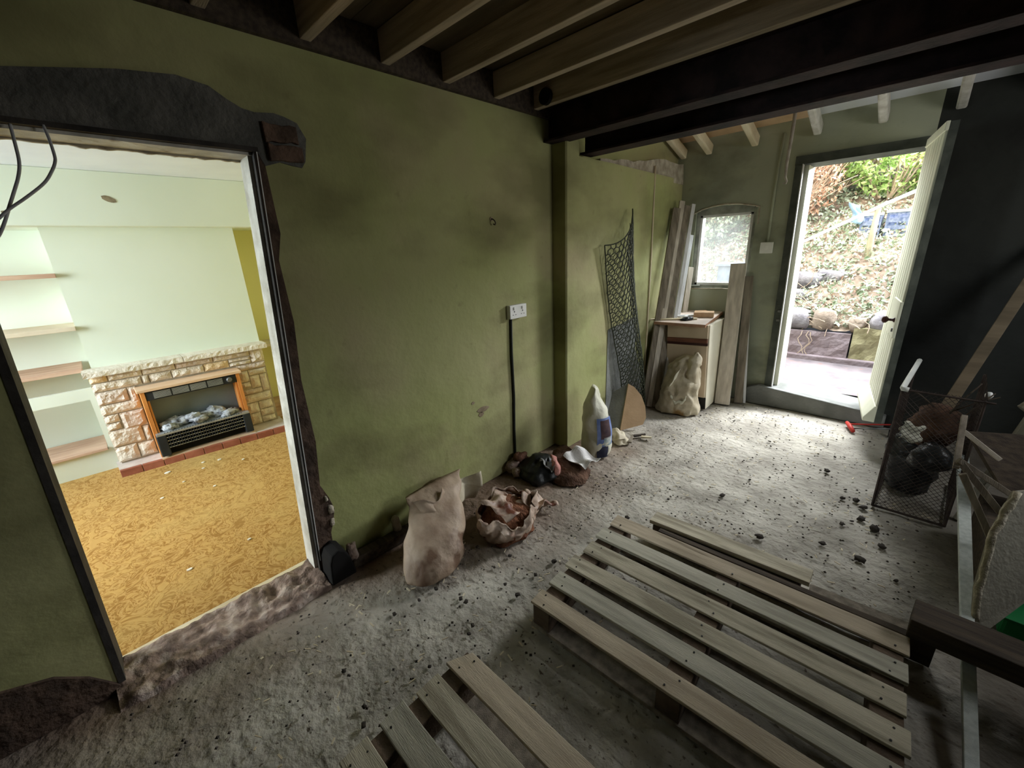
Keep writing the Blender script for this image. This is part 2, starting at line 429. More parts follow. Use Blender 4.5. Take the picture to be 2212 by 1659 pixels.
M['glass'] = glass_mat()


# ------------------------------------------------------------------ mesh helpers
class MB:
    def __init__(s):
        s.v, s.f = [], []

    def add(s, vs, fs):
        o = len(s.v)
        s.v += [tuple(v) for v in vs]
        s.f += [tuple(i + o for i in f) for f in fs]
        return s

    def box(s, a, b, mtx=None):
        x0, y0, z0 = a
        x1, y1, z1 = b
        vs = [Vector(p) for p in ((x0, y0, z0), (x1, y0, z0), (x1, y1, z0), (x0, y1, z0), (x0, y0, z1), (x1, y0, z1), (x1, y1, z1), (x0, y1, z1))]
        if mtx:
            vs = [mtx @ v for v in vs]
        return s.add(vs, [(0, 3, 2, 1), (4, 5, 6, 7), (0, 1, 5, 4), (1, 2, 6, 5), (2, 3, 7, 6), (3, 0, 4, 7)])

    def bar(s, p, q, w, h, upv=(0, 0, 1), tw=None):
        """rectangular bar from p to q, w across, h along upv"""
        p, q = Vector(p), Vector(q)
        d = (q - p).normalized()
        u = Vector(upv)
        sd = d.cross(u).normalized()
        u = sd.cross(d).normalized()
        tw = w if tw is None else tw
        vs = []
        for c, ww in ((p, w), (q, tw)):
            for a, b in ((-1, -1), (1, -1), (1, 1), (-1, 1)):
                vs.append(c + sd * (a * ww / 2) + u * (b * h / 2))
        return s.add(vs, [(0, 1, 2, 3), (7, 6, 5, 4), (0, 4, 5, 1), (1, 5, 6, 2), (2, 6, 7, 3), (3, 7, 4, 0)])

    def prism(s, poly, axis, a, b):
        """polygon in the two axes left over, extruded along axis from a to b"""
        n = len(poly)
        vs = []
        for t in (a, b):
            for p in poly:
                q = list(p)
                q.insert(axis, t)
                vs.append(q)
        fs = [tuple(range(n - 1, -1, -1)), tuple(range(n, 2 * n))]
        fs += [(i, (i + 1) % n, n + (i + 1) % n, n + i) for i in range(n)]
        return s.add(vs, fs)

    def tube(s, pts, r, n=8, cap=True):
        pts = [Vector(p) for p in pts]
        rr = r if isinstance(r, (list, tuple)) else [r] * len(pts)
        fr = None
        vs = []
        for i, p in enumerate(pts):
            d = (pts[min(i + 1, len(pts) - 1)] - pts[max(i - 1, 0)]).normalized()
            if fr is None:
                fr = d.orthogonal().normalized()
            fr = (fr - d * fr.dot(d)).normalized()
            b = d.cross(fr)
            for k in range(n):
                a = 2 * PI * k / n
                vs.append(p + (fr * math.cos(a) + b * math.sin(a)) * rr[i])
        fs = []
        for i in range(len(pts) - 1):
            for k in range(n):
                fs.append((i * n + k, i * n + (k + 1) % n, (i + 1) * n + (k + 1) % n, (i + 1) * n + k))
        if cap:
            fs.append(tuple(range(n - 1, -1, -1)))
            fs.append(tuple(range((len(pts) - 1) * n, len(pts) * n)))
        return s.add(vs, fs)

    def grid(s, fn, nu, nv):
        vs = [fn(i / nu, j / nv) for j in range(nv + 1) for i in range(nu + 1)]
        w = nu + 1
        return s.add(vs, [(j * w + i, j * w + i + 1, (j + 1) * w + i + 1, (j + 1) * w + i) for j in range(nv) for i in range(nu)])

    def build(s, name, m_, parent=None, smooth=False, bevel=0.0, solid=0.0, sub=0, loc=None):
        me = bpy.data.meshes.new(name)
        vs = s.v
        if loc is not None:
            l = Vector(loc)
            vs = [tuple(Vector(v) - l) for v in vs]
        me.from_pydata(vs, [], s.f)
        me.validate()
        me.update()
        ms = m_ if isinstance(m_, (list, tuple)) else [m_]
        for x in ms:
            me.materials.append(M[x] if isinstance(x, str) else x)
        if smooth:
            me.polygons.foreach_set('use_smooth', [True] * len(me.polygons))
        o = bpy.data.objects.new(name, me)
        COL.objects.link(o)
        if parent:
            o.parent = parent
        if loc is not None:
            o.location = loc
        if solid:
            md = o.modifiers.new('thickness', 'SOLIDIFY'); md.thickness = solid; md.offset = 0
        if bevel:
            md = o.modifiers.new('soft_edges', 'BEVEL'); md.width = bevel; md.segments = 2; md.limit_method = 'ANGLE'
        if sub:
            md = o.modifiers.new('smooth', 'SUBSURF'); md.levels = sub; md.render_levels = sub
        return o


def tag(o, label, cat=None, group=None, kind=None):
    if label:
        o['label'] = label
    if cat:
        o['category'] = cat
    if group:
        o['group'] = group
    if kind:
        o['kind'] = kind
    return o


def empty(name, label=None, cat=None, group=None, kind=None, loc=(0, 0, 0)):
    o = bpy.data.objects.new(name, None)
    COL.objects.link(o)
    o.location = loc
    o.empty_display_size = 0.1
    return tag(o, label, cat, group, kind)


def struct(o, label=None):
    o['kind'] = 'structure'
    if label:
        o['label'] = label
    return o


def nz(p, s=1.0, o=0.0):
    return noise.noise(Vector((p[0] * s + o, p[1] * s + o * 1.3, p[2] * s - o)))


def loft(rings, n=44, m_=26, amp=0.012, sc=9.0, seed=0.0, cap_top=True, wr=0.0, sq=2.0):
    """closed soft body through rings (cx,cy,z,rx,ry,angle), wrinkled by noise"""
    mb = MB()
    R = rings

    def ring(t):
        x = t * (len(R) - 1)
        i = min(int(x), len(R) - 2)
        f = x - i
        P = [R[max(i - 1, 0)], R[i], R[i + 1], R[min(i + 2, len(R) - 1)]]
        out = []
        for k in range(6):
            a, b, c, d = (q[k] for q in P)
            out.append(0.5 * (2 * b + (c - a) * f + (2 * a - 5 * b + 4 * c - d) * f * f + (3 * b - a - 3 * c + d) * f ** 3))
        return out
    vs = []
    for j in range(m_ + 1):
        cx, cy, z, rx, ry, an = ring(j / m_)
        for i in range(n):
            a = 2 * PI * i / n
            ca, sa = math.cos(a), math.sin(a)
            k = (abs(ca) ** sq + abs(sa) ** sq) ** (-1 / sq)
            x, y = ca * k * max(rx, 0.002), sa * k * max(ry, 0.002)
            X = cx + x * math.cos(an) - y * math.sin(an)
            Y = cy + x * math.sin(an) + y * math.cos(an)
            p = Vector((X, Y, z))
            d = Vector((X - cx, Y - cy, 0))
            if d.length > 1e-6:
                d.normalize()
            e = amp * nz(p, sc, seed) + wr * (0.5 - abs(nz((p.x * 0.8, p.y * 0.8, p.z * 0.5), sc * 2.2, seed + 7)))
            up_ = 0 if j in (0,) else amp * 0.5 * nz(p, sc * 1.3, seed + 3)
            q = p + d * e + Vector((0, 0, up_))
            q.z = max(q.z, 0.002)
            vs.append(q)
    fs = [(j * n + i, j * n + (i + 1) % n, (j + 1) * n + (i + 1) % n, (j + 1) * n + i) for j in range(m_) for i in range(n)]
    fs.append(tuple(range(n - 1, -1, -1)))
    if cap_top:
        fs.append(tuple(range(m_ * n, (m_ + 1) * n)))
    mb.add(vs, fs)
    return mb


def rock(c, r, seed, amp=0.35, nu=12, nv=8, sc=1.6):
    """lumpy stone: r = (rx,ry,rz)"""
    mb = MB()
    vs = []
    for j in range(nv + 1):
        th = PI * j / nv
        for i in range(nu):
            ph = 2 * PI * i / nu
            d = Vector((math.sin(th) * math.cos(ph), math.sin(th) * math.sin(ph), math.cos(th)))
            k = 1 + amp * nz(d, sc, seed)
            # flatten towards a block
            mxc = max(abs(d.x), abs(d.y), abs(d.z))
            k *= 0.55 + 0.45 * (0.75 / mxc)
            vs.append((c[0] + d.x * k * r[0], c[1] + d.y * k * r[1], c[2] + d.z * k * r[2]))
    fs = [(j * nu + i, (j + 1) * nu + i, (j + 1) * nu + (i + 1) % nu, j * nu + (i + 1) % nu) for j in range(nv) for i in range(nu)]
    return mb.add(vs, fs)


# ------------------------------------------------------------------ structure: this room
WX = -1.86          # face of the left wall
YB = 4.26           # face of the back wall

# floor
fl = MB()


def floor_fn(u, v):
    x = -2.0 + 3.8 * u
    y = -1.4 + 5.75 * v
    z = 0.008 * nz((x, y, 0), 2.0, 1) + 0.006 * nz((x, y, 0), 9.0, 4) - 0.007
    if x < -1.55:
        z += 0.02 * max(0, nz((x, y, 0), 5, 9))
    return (x, y, min(z, 0.012))


fl.grid(floor_fn, 150, 220)
floor = struct(fl.build('floor', 'floor', smooth=True), 'dusty grey concrete floor with brown soil and painted shade along the green wall')

# left wall: panels round the opening; the jambs lean as in the old house
lw = MB()
T0, T1 = -1.98, WX


def lwp(poly, t0=T0, t1=T1):
    lw.prism(poly, 0, t0, t1)


JL0, JL1 = (-0.262, 0.0), (-0.182, 1.895)      # left jamb bottom, top (y,z)
JR0, JR1 = (0.472, 0.0), (0.575, 1.895)
lwp([(-1.4, 0), JL0, JL1, (-1.4, 1.895)])
lwp([(-1.4, 1.895), JL1, JR1, (0.7, 1.895), (0.7, 2.5), (-1.4, 2.5)])
lwp([JR0, (4.5, 0), (4.5, 2.5), (0.7, 2.5), (0.7, 1.895), JR1])
wall_left = struct(lw.build('wall_left', 'green'), 'long wall in aged green paint')
# pier that carries the steel: stands proud of the wall from y 2.33 to the back
pr = MB()


def pier_fn(u, v):
    # face, with a slightly rounded near corner
    return None


pr.prism([(WX, 2.333), (-1.752, 2.333), (-1.742, 2.342), (-1.742, 2.9), (-1.77, 3.5), (-1.80, 4.3), (WX, 4.3)], 2, 0.0, 2.06)
pr.prism([(WX, 2.333), (-1.752, 2.333), (-1.742, 2.342), (-1.742, 2.47), (WX, 2.47)], 2, 2.06, 2.15)
pr.build('pier', 'green', wall_left)
# ragged plaster top above the pier behind the second steel
rg = MB()
pts = [(2.80, 2.02)]
for i in range(16):
    y = 2.80 + i * 0.095
    pts.append((y, 2.10 + 0.10 * (i / 15) + 0.03 * nz((y, 0, 0), 6, 2)))
pts.append((4.25, 2.02))
rg.prism([(a, b) for a, b in pts], 0, WX, -1.79)
rg.build('plaster_edge', 'plaster_edge', wall_left)
# cement patch on the pier, ragged top
cp = [(2.885, 0.0), (2.885, 0.845)]
for i in range(1, 9):
    y = 2.885 + i * 0.06
    cp.append((y, 0.85 + 0.018 * nz((y, 1, 0), 14, 3) + 0.004 * i))
cp += [(3.36, 0.6), (3.52, 0.3), (3.55, 0.0)]
MB().prism(cp, 0, -1.775, -1.737).build('cement_patch', 'cement', wall_left)
# lintel over the opening: dark, rough-edged
lp = [(-1.3, 1.90), (0.0, 1.90), (0.575, 1.90), (0.60, 1.84), (0.655, 1.858), (0.70, 1.85), (0.735, 1.846), (0.752, 1.87), (0.770, 1.953),
      (0.745, 2.003), (0.70, 2.018), (0.665, 2.024), (0.60, 2.016), (0.56, 2.022), (0.52, 2.042), (0.473, 2.072), (0.387, 2.085), (0.239, 2.068), (0.0, 2.02), (-0.3, 1.99), (-1.3, 1.98)]
MB().prism(lp, 0, WX - 0.03, WX + 0.006).build('lintel', 'lintel', wall_left)
# broken pocket at the lintel end: two old bricks
for i, (y0, y1, z0, z1) in enumerate([(0.614, 0.735, 1.925, 1.985), (0.618, 0.742, 1.862, 1.915)]):
    b = MB()
    ys = [y0 + (y1 - y0) * k / 5 for k in range(6)]
    poly = [(y, z0 + 0.012 * nz((y, i, 0), 30)) for y in ys] + [(y, z1 + 0.012 * nz((y, i, 5), 30)) for y in reversed(ys)]
    b.prism(poly, 0, WX - 0.02, WX + 0.020 + 0.006 * i).build('brick', 'brick_dull', wall_left, bevel=0.004)
# dark unpainted band beside the right jamb
bp_ = [(0.575, 1.895), (0.60, 1.84), (0.604, 1.6), (0.578, 1.5), (0.585, 1.25), (0.565, 1.0), (0.57, 0.7), (0.548, 0.48), (0.575, 0.40), (0.590, 0.33), (0.572, 0.26), (0.552, 0.21), (0.545, 0.05), (0.545, 0.0), JR0]
MB().prism(bp_, 0, WX - 0.01, WX + 0.005).build('bare_jamb_strip', 'masonry', wall_left)
for k, (y, z, r) in enumerate([(0.572, 0.335, 0.028), (0.566, 0.265, 0.024), (0.56, 0.40, 0.018)]):
    rock((WX + 0.004, y, z), (0.014, r * 0.55, r), k * 3.1).build('plaster_lump', 'plaster_edge', wall_left, smooth=True)
# unplastered base of the wall left of the opening
MB().prism([(-1.4, 0), (-0.265, 0), (-0.275, 0.03), (-0.33, 0.12), (-0.40, 0.19), (-0.55, 0.25), (-0.9, 0.27), (-1.4, 0.27)], 0, WX - 0.02, WX + 0.012).build('bare_masonry', 'masonry', wall_left)
# chipped spots in the plaster
for y, z, ry, rz in [(1.60, 0.535, 0.045, 0.02), (1.58, 0.505, 0.02, 0.018), (1.52, 0.60, 0.012, 0.01)]:
    n = 12
    poly = [(y + ry * math.cos(2 * PI * k / n) * (1 + 0.5 * nz((k, y, z), 1.7)), z + rz * math.sin(2 * PI * k / n) * (1 + 0.5 * nz((k, z, y), 1.7)) + (y * 0)) for k in range(n)]
    MB().prism(poly, 0, WX - 0.004, WX + 0.0025).build('plaster_chip', 'hole', wall_left)
# low stone sill of the opening, broken mortar and rubble
sl = MB()


def sill_fn(u, v):
    y = -0.285 + 0.755 * u + (0.0)
    x = -1.985 + 0.255 * v
    k = math.sin(PI * min(1, max(0, u))) ** 0.1 if 0 < u < 1 else 0
    z = 0.035 + 0.022 * nz((x, y, 0), 11, 2) + 0.018 * nz((x, y, 0), 26, 5) - 0.02 * v
    if v > 0.93 or v < 0.02:
        z = -0.01
    x += 0.012 * nz((y, 0, 0), 14, 6) * v
    return (x, y, max(z, -0.01))


sl.grid(sill_fn, 70, 26)
sl.build('stone_sill', 'rubble', wall_left, smooth=True)

# wall behind the camera, right wall: kept dark, closes the room
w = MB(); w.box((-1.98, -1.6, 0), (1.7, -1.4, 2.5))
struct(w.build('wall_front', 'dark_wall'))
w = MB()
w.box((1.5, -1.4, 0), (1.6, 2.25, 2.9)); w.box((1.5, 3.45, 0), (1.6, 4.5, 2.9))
w.box((1.5, 2.25, 0), (1.6, 3.45, 1.25)); w.box((1.5, 2.25, 2.15), (1.6, 3.45, 2.9))  # unseen opening cut to let the side fill lamp in
struct(w.build('wall_right', 'dark_wall'), 'dark right wall')

# back wall with the window hole and door hole
BT = 0.26
bw = MB()
WX0, WX1, WZ0, WZ1 = -1.645, -1.125, 1.055, 1.765      # window hole
DX0, DX1, DZ0, DZ1 = -0.865, -0.10, 0.15, 2.095        # door hole


def bwp(x0, x1, z0, z1):
    bw.box((x0, YB, z0), (x1, YB + BT, z1))


bwp(-1.98, WX0, 0, 2.75)
bwp(WX0, WX1, 0, WZ0)
bw.prism([(WX0, WZ1), (-1.55, WZ1 + 0.025), (-1.385, WZ1 + 0.035), (-1.22, WZ1 + 0.022), (WX1, WZ1), (WX1, 2.75), (WX0, 2.75)], 1, YB, YB + BT)
bwp(WX1, DX0, 0, 2.75)
bwp(DX0, DX1, DZ1, 2.75)
bwp(DX0, DX1, -0.05, 0.10)
wall_back = struct(bw.build('wall_back', 'green_back'), 'dim grey-green back wall')
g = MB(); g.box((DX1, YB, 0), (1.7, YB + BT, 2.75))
g.build('dark_wall_end', 'dark_wall', wall_back)  # stretch right of the door in a much darker wall colour
# pale plaster lip round the window
lip = MB()
arc = [(WX0 - 0.02, WZ1 - 0.015)] + [(WX0 + (WX1 - WX0) * t, WZ1 + 0.005 + 0.04 * math.sin(PI * t)) for t in (0.1, 0.3, 0.5, 0.7, 0.9)] + [(WX1 + 0.018, WZ1 + 0.0)]
lip.tube([(x, YB - 0.002, z) for x, z in arc] + [(WX1 + 0.02, YB - 0.002, 1.62)], 0.007, 6)
lip.tube([(WX0 - 0.0, YB - 0.002, 1.052), (-1.35, YB - 0.002, 1.06), (WX1, YB - 0.002, 1.05)], 0.006, 6)
lip.tube([(WX0 - 0.004, YB - 0.002, 1.24), (WX0 - 0.01, YB - 0.002, 1.05), (WX0 - 0.02, YB - 0.002, 0.86)], 0.006, 6)
lip.build('plaster_lip', 'plaster_edge', wall_back, smooth=True)
# step below the back door: sloping worn block
stp = MB()
stp.prism([(-1.03, 0), (0.02, 0), (0.02, 0.105), (-0.10, 0.118), (-0.86, 0.185), (-0.90, 0.19), (-1.0, 0.15), (-1.03, 0.05)], 1, 4.20, YB + 0.01)
stp.prism([(DX0 - 0.0, 0.05), (DX1, 0.05), (DX1, 0.118), (DX0, 0.185)], 1, YB, YB + BT + 0.05)
struct(stp.build('trim_1', 'cement', bevel=0.008), 'worn concrete step below the back door')

# ------------------------------------------------------------------ ceiling
ceil = MB()
for i in range(14):
    y0 = -1.4 + i * 0.27
    if y0 > 2.2:
        break
    ceil.box((-1.9, y0, 2.405 + 0.003 * (i % 2)), (1.55, y0 + 0.264, 2.43))
ceil.box((-1.9, -1.6, 2.431), (1.7, 2.75, 2.50))
ceiling = struct(ceil.build('ceiling', 'board_dark'), 'dark boarded ceiling on bare joists')
jy = [-0.85, -0.51, -0.18, 0.155, 0.49, 0.825, 1.16, 1.49, 1.83, 2.16]
for i, y in enumerate(jy):
    zb = 2.285 + 0.006 * nz((i, 0, 0), 1.3)
    MB().bar((-1.88, y, zb + 0.06), (1.52, y + 0.008, zb + 0.06), 0.042, 0.12).build('joist', 'joist', ceiling, bevel=0.003)
# added dark board standing for the shade where the joists meet the wall
MB().box((WX, -1.4, 2.262), (WX + 0.025, 2.30, 2.405)).build('wall_top_shade', 'wood_dark', ceiling)
# round hole in the last bay by the wall: short black pipe end
pz = MB()
pz.tube([(-1.735, 2.115, 2.325), (-1.735, 2.14, 2.325)], 0.042, 20)
pz.build('pipe_end', 'dark_void', ceiling, smooth=False)


def steel(y, zb, ww, h, x0, x1):
    s = MB()
    s.box((x0, y - ww / 2, zb), (x1, y + ww / 2, zb + 0.014))
    s.box((x0, y - ww / 2, zb + h - 0.014), (x1, y + ww / 2, zb + h))
    s.box((x0, y - 0.006, zb + 0.014), (x1, y + 0.006, zb + h - 0.014))
    return s


steel(2.31, 2.13, 0.12, 0.20, -1.86, 1.5).build('steel_beam', 'steel_rust', ceiling, bevel=0.002)
steel(2.625, 2.085, 0.13, 0.26, -1.80, 1.5).build('steel_beam', 'steel_rust', ceiling, bevel=0.002)
# lean-to roof beyond the steels, falling to the back wall
slope = math.radians(17)
rb = MB()
for i in range(7):
    y0 = 2.60 + i * 0.26
    z0 = 2.335 + (4.40 - y0) * math.tan(slope)
    z1 = 2.335 + (4.40 - y0 - 0.254) * math.tan(slope)
    rb.prism([(y0, z0), (y0 + 0.254, z1), (y0 + 0.254, z1 + 0.02), (y0, z0 + 0.02)], 0, -0.80, 1.6)
back_ceiling = struct(rb.build('ceiling_back', 'lr_ceiling'), 'white boarded lean-to ceiling beyond the steel beams')
rb = MB()
rb.prism([(2.60, 2.335 + 1.80 * math.tan(slope)), (4.42, 2.329), (4.42, 2.36), (2.60, 2.36 + 1.80 * math.tan(slope))], 0, -1.95, -0.80)
rb.build('ochre_plaster', 'offcut', back_ceiling)
rb = MB()
rb.prism([(2.55, 2.40 + 1.85 * math.tan(slope)), (4.7, 2.34), (4.7, 2.40), (2.55, 2.46 + 1.85 * math.tan(slope))], 0, -2.0, 1.7)
rb.prism([(2.45, 2.40), (2.75, 2.40), (2.75, 3.1), (2.45, 3.1)], 0, -2.0, 1.7)
rb.build('roof_deck', 'dark_void', back_ceiling)
for x in (-1.80, -1.57, -1.20, -0.77, -0.39, -0.01, 0.36, 0.74, 1.12):
    za = 2.275
    MB().bar((x, 4.25, za), (x, 2.75, za + 1.5 * math.tan(slope)), 0.052, 0.085).build('rafter', 'lining' if x > -1.0 else 'lath', back_ceiling, bevel=0.012)

# ------------------------------------------------------------------ door_1: lining of the opening
d1 = empty('door_1', kind='structure')
d1['label'] = 'chipped white lining round the opening to the front room'
ln = MB()
ln.prism([(JL1[0], 1.875), (JR1[0], 1.875), (JR1[0], 1.897), (JL1[0], 1.897)], 0, -1.99, -1.875)
ln.build('head_lining', 'lining', d1)
# chipped plaster edge hanging on the far side of the head
ch = [(JL1[0], 1.89)]
for k in range(60):
    y = JL1[0] + 0.75 * k / 59
    ch.append((y, 1.868 + 0.005 * nz((y, 0, 0), 30, 8) + 0.004 * nz((y, 0, 0), 80, 3)))
ch.append((JR1[0], 1.89))
MB().prism(ch, 0, -2.0, -1.985).build('plaster_edge', 'plaster_edge', d1)
MB().prism([(JL1[0] - 0.4, 1.885), (JR1[0] + 0.01, 1.885), (JR1[0] + 0.01, 1.90), (JL1[0] - 0.4, 1.90)], 0, WX - 0.02, WX + 0.012).build('head_strip', 'strip_dark', d1)


def jamb(a, b, sgn, m_):
    (y0, z0), (y1, z1) = a, b
    g = MB()
    t = (0.02 if sgn < 0 else 0.006) * sgn
    g.prism([(y0, 0.04), (y1, z1 - 0.018), (y1 + t, z1 - 0.018), (y0 + t, 0.04)][::(1 if sgn < 0 else -1)], 0, -1.99, -1.885)
    return g.build('jamb_lining', m_, d1)


jamb(JR0, JR1, -1, 'lining')
jamb(JL0, JL1, 1, 'strip_dark')
for (a, b, s) in ((JR0, JR1, 1), (JL0, JL1, -1)):
    y0, y1 = a[0], b[0]
    MB().prism([(y0 - 0.006 * s, 0.03), (y1 - 0.006 * s, 1.885), (y1 + 0.014 * s, 1.885), (y0 + 0.014 * s, 0.03)][::s], 0, -1.885, WX + 0.004).build('edge_strip', 'strip_dark', d1)
    if s > 0:
        MB().prism([(y0 + 0.003, 0.09), (y1 + 0.003, 1.885), (y1 + 0.0065, 1.885), (y0 + 0.0065, 0.09)], 0, WX, WX + 0.007).build('paint_line', 'white_line', d1)
MB().prism([(-0.262, 0.0), (0.47, 0.0), (0.47, 0.022), (-0.262, 0.022)], 0, -2.01, -1.985).build('carpet_gripper', 'lath', d1)

# ------------------------------------------------------------------ door_2: back door frame and leaf
tr = empty('trim_2', kind='structure')
tr['label'] = 'dark wooden frame of the back door with cream outer reveal'
fr_ = MB()
fr_.prism([(-0.862, 0.185), (-0.805, 0.18), (-0.838, 2.05), (-0.888, 2.05)], 1, YB - 0.012, YB + 0.06)
fr_.build('door_post', 'frame_dark', tr)
fr_ = MB()
fr_.prism([(-0.805, 0.18), (-0.798, 0.18), (-0.831, 2.05), (-0.838, 2.05)], 1, YB - 0.014, YB + 0.02)
fr_.build('paint_line', 'white_line', tr)
fr_ = MB()
fr_.prism([(-0.862, 0.17), (-0.770, 0.17), (-0.803, 2.06), (-0.888, 2.06)], 1, YB + 0.06, YB + BT + 0.02)
fr_.build('cream_reveal', 'cream_paint', tr)
fr_ = MB()
fr_.prism([(-0.89, 2.045), (-0.06, 2.05), (-0.06, 2.11), (-0.89, 2.11)], 1, YB - 0.012, YB + BT)
fr_.build('door_head', 'frame_dark', tr)
fr_ = MB()
fr_.prism([(-0.13, 0.11), (-0.06, 0.11), (-0.06, 2.05), (-0.12, 2.05)], 1, YB - 0.012, YB + BT)
fr_.build('door_post', 'frame_dark', tr)
for z in (0.80, 0.88):
    MB().bar((-0.846, YB - 0.018, z), (-0.822, YB - 0.018, z), 0.012, 0.018).build('latch_keep', 'metal_grey', tr)
# leaf: swings into the room, boards along its outer face (towards -x)
d2 = empty('door_2', kind='structure')
d2['label'] = 'cream boarded back door standing open into the room'
DY0, DY1 = 3.66, 4.27                 # free edge, hinge edge


def dx(y):                            # outer face of the leaf
    return -0.048 - (y - DY0) / (DY1 - DY0) * 0.085


MB().prism([(dx(DY0) + 0.012, DY0), (dx(DY0) + 0.05, DY0), (dx(DY1) + 0.05, DY1), (dx(DY1) + 0.012, DY1)], 2, 0.225, 2.085).build('door_core', 'frame_dark', d2)
nb = 7
bwid = (DY1 - DY0) / nb
for i in range(nb):
    a, b = DY0 + i * bwid + 0.007, DY0 + (i + 1) * bwid - 0.007
    g = MB()
    for (z0, z1) in ((0.33, 2.05),):
        g.prism([(dx(a), a), (dx(a) + 0.014, a), (dx(b) + 0.014, b), (dx(b), b)], 2, z0, z1)
    g.build('board', 'cream_paint', d2, bevel=0.004)
# plain lock panel and bottom weather rail
MB().prism([(dx(DY0) - 0.008, DY0), (dx(DY0) + 0.01, DY0), (dx(DY0 + 0.30) + 0.01, DY0 + 0.30), (dx(DY0 + 0.30) - 0.008, DY0 + 0.30)], 2, 0.83, 1.07).build('lock_rail', 'cream_paint', d2, bevel=0.004)
g = MB()
for (y0, y1) in ((DY0, DY1),):
    vs = []
    for y in (y0, y1):
        x = dx(y)
        vs += [(x + 0.012, y, 0.225), (x - 0.055, y, 0.225), (x - 0.055, y, 0.25), (x - 0.004, y, 0.345), (x + 0.012, y, 0.345)]
    g.add(vs, [(0, 1, 2, 3, 4), (9, 8, 7, 6, 5)] + [(i, 5 + i, 5 + (i + 1) % 5, (i + 1) % 5) for i in range(5)])
g.build('weather_rail', 'cream_paint', d2, bevel=0.004)
MB().prism([(dx(DY0) - 0.006, DY0), (dx(DY0) + 0.012, DY0), (dx(DY1) + 0.012, DY1), (dx(DY1) - 0.006, DY1)], 2, 2.04, 2.09).build('top_rail', 'cream_paint', d2, bevel=0.003)
kx, ky, kz = dx(DY0 + 0.05) - 0.008, DY0 + 0.055, 0.945
g = MB()
g.tube([(kx, ky, kz), (kx - 0.006, ky, kz), (kx - 0.010, ky, kz), (kx - 0.03, ky, kz), (kx - 0.042, ky, kz), (kx - 0.056, ky, kz), (kx - 0.066, ky, kz)], [0.016, 0.016, 0.009, 0.008, 0.022, 0.025, 0.012], 16)
g.build('door_knob', 'brown_knob', d2, smooth=True)
g = MB(); g.tube([(kx, ky - 0.005, kz - 0.065), (kx - 0.008, ky - 0.005, kz - 0.065)], 0.014, 12)
g.build('keyhole_cover', 'metal_grey', d2)

# ------------------------------------------------------------------ window_1
wn = empty('window_1', kind='structure')
wn['label'] = 'small painted casement window in the back wall'
g = MB()
fx0, fx1, fz0, fz1 = WX0 + 0.0, WX1 - 0.0, WZ0 + 0.0, WZ1 + 0.0
fy0, fy1 = YB + 0.03, YB + 0.08
g.box((fx0, fy0, fz0), (fx0 + 0.03, fy1, fz1))
g.box((fx1 - 0.03, fy0, fz0), (fx1, fy1, fz1))
g.box((fx0 + 0.03, fy0, fz0), (fx1 - 0.03, fy1, fz0 + 0.03))
g.box((fx0 + 0.03, fy0, fz1 - 0.035), (fx1 - 0.03, fy1, fz1 + 0.03))
g.build('window_frame', 'window_paint', wn, bevel=0.003)
g = MB()
sx0, sx1, sz0, sz1 = fx0 + 0.031, fx1 - 0.031, fz0 + 0.031, fz1 - 0.036
for a in (((sx0, sz0), (sx0 + 0.022, sz1)), ((sx1 - 0.022, sz0), (sx1, sz1)), ((sx0, sz0), (sx1, sz0 + 0.025)), ((sx0, sz1 - 0.022), (sx1, sz1))):
    g.box((a[0][0], fy0 + 0.008, a[0][1]), (a[1][0], fy1 - 0.006, a[1][1]))
g.build('sash', 'white_line', wn, bevel=0.002)
MB().box((sx0 + 0.02, fy0 + 0.02, sz0 + 0.02), (sx1 - 0.02, fy0 + 0.024, sz1 - 0.02)).build('pane', 'glass', wn)
g = MB()
g.tube([(sx0 + 0.06, fy0 - 0.006, sz0 - 0.003), (sx0 - 0.03, fy0 - 0.03, sz0 - 0.006), (sx0 - 0.07, fy0 - 0.05, sz0 + 0.008), (sx0 - 0.085, fy0 - 0.05, sz0 + 0.02), (sx0 - 0.075, fy0 - 0.05, sz0 + 0.028)], 0.005, 8)
g.build('casement_stay', 'window_paint', wn, smooth=True)

# ------------------------------------------------------------------ front room (seen through the opening)
LC = 2.13
LY0, LY1 = -2.0, 1.95
BF = -4.28                       # chimney breast face
s_ = MB()
s_.box((-4.75, LY0 - 0.1, -0.12), (-1.985, LY1 + 0.1, -0.02))
struct(s_.build('floor_front_room', 'masonry'))
cp_ = MB()
cp_.grid(lambda u, v: (-4.64 + 2.645 * u, LY0 + (LY1 - LY0) * v, 0.002 + 0.003 * nz((u * 9, v * 12, 0), 1.2, 3)), 60, 80)
tag(cp_.build('carpet', 'carpet', smooth=True, solid=0.006), 'worn gold scroll-patterned carpet covering the front room floor', 'carpet')
s_ = MB(); s_.box((-4.75, LY0 - 0.1, LC), (-1.985, LY1 + 0.1, LC + 0.1))
struct(s_.build('ceiling_front_room', 'lr_ceiling'), 'white ceiling of the front room')
s_ = MB()
s_.box((-4.75, LY0, -0.02), (-4.62, LY1, LC))
struct(s_.build('wall_far', 'lr_wall'), 'pale alcove wall of the front room')
s_ = MB(); s_.box((-4.62, -0.10, 0), (BF, 1.02, LC))
struct(s_.build('wall_chimney', 'lr_wall'), 'pale green chimney breast')
s_ = MB(); s_.box((-4.75, LY1, -0.02), (-1.985, LY1 + 0.1, LC))
struct(s_.build('wall_north', 'lr_yellow'))
s_ = MB(); s_.box((-4.62, 1.58, 0), (-4.3, 1.95, LC)); s_.box((-4.62, 1.02, 0), (-4.605, 1.58, LC))
struct(s_.build('wall_alcove', 'lr_yellow'), 'yellow alcove right of the chimney breast')
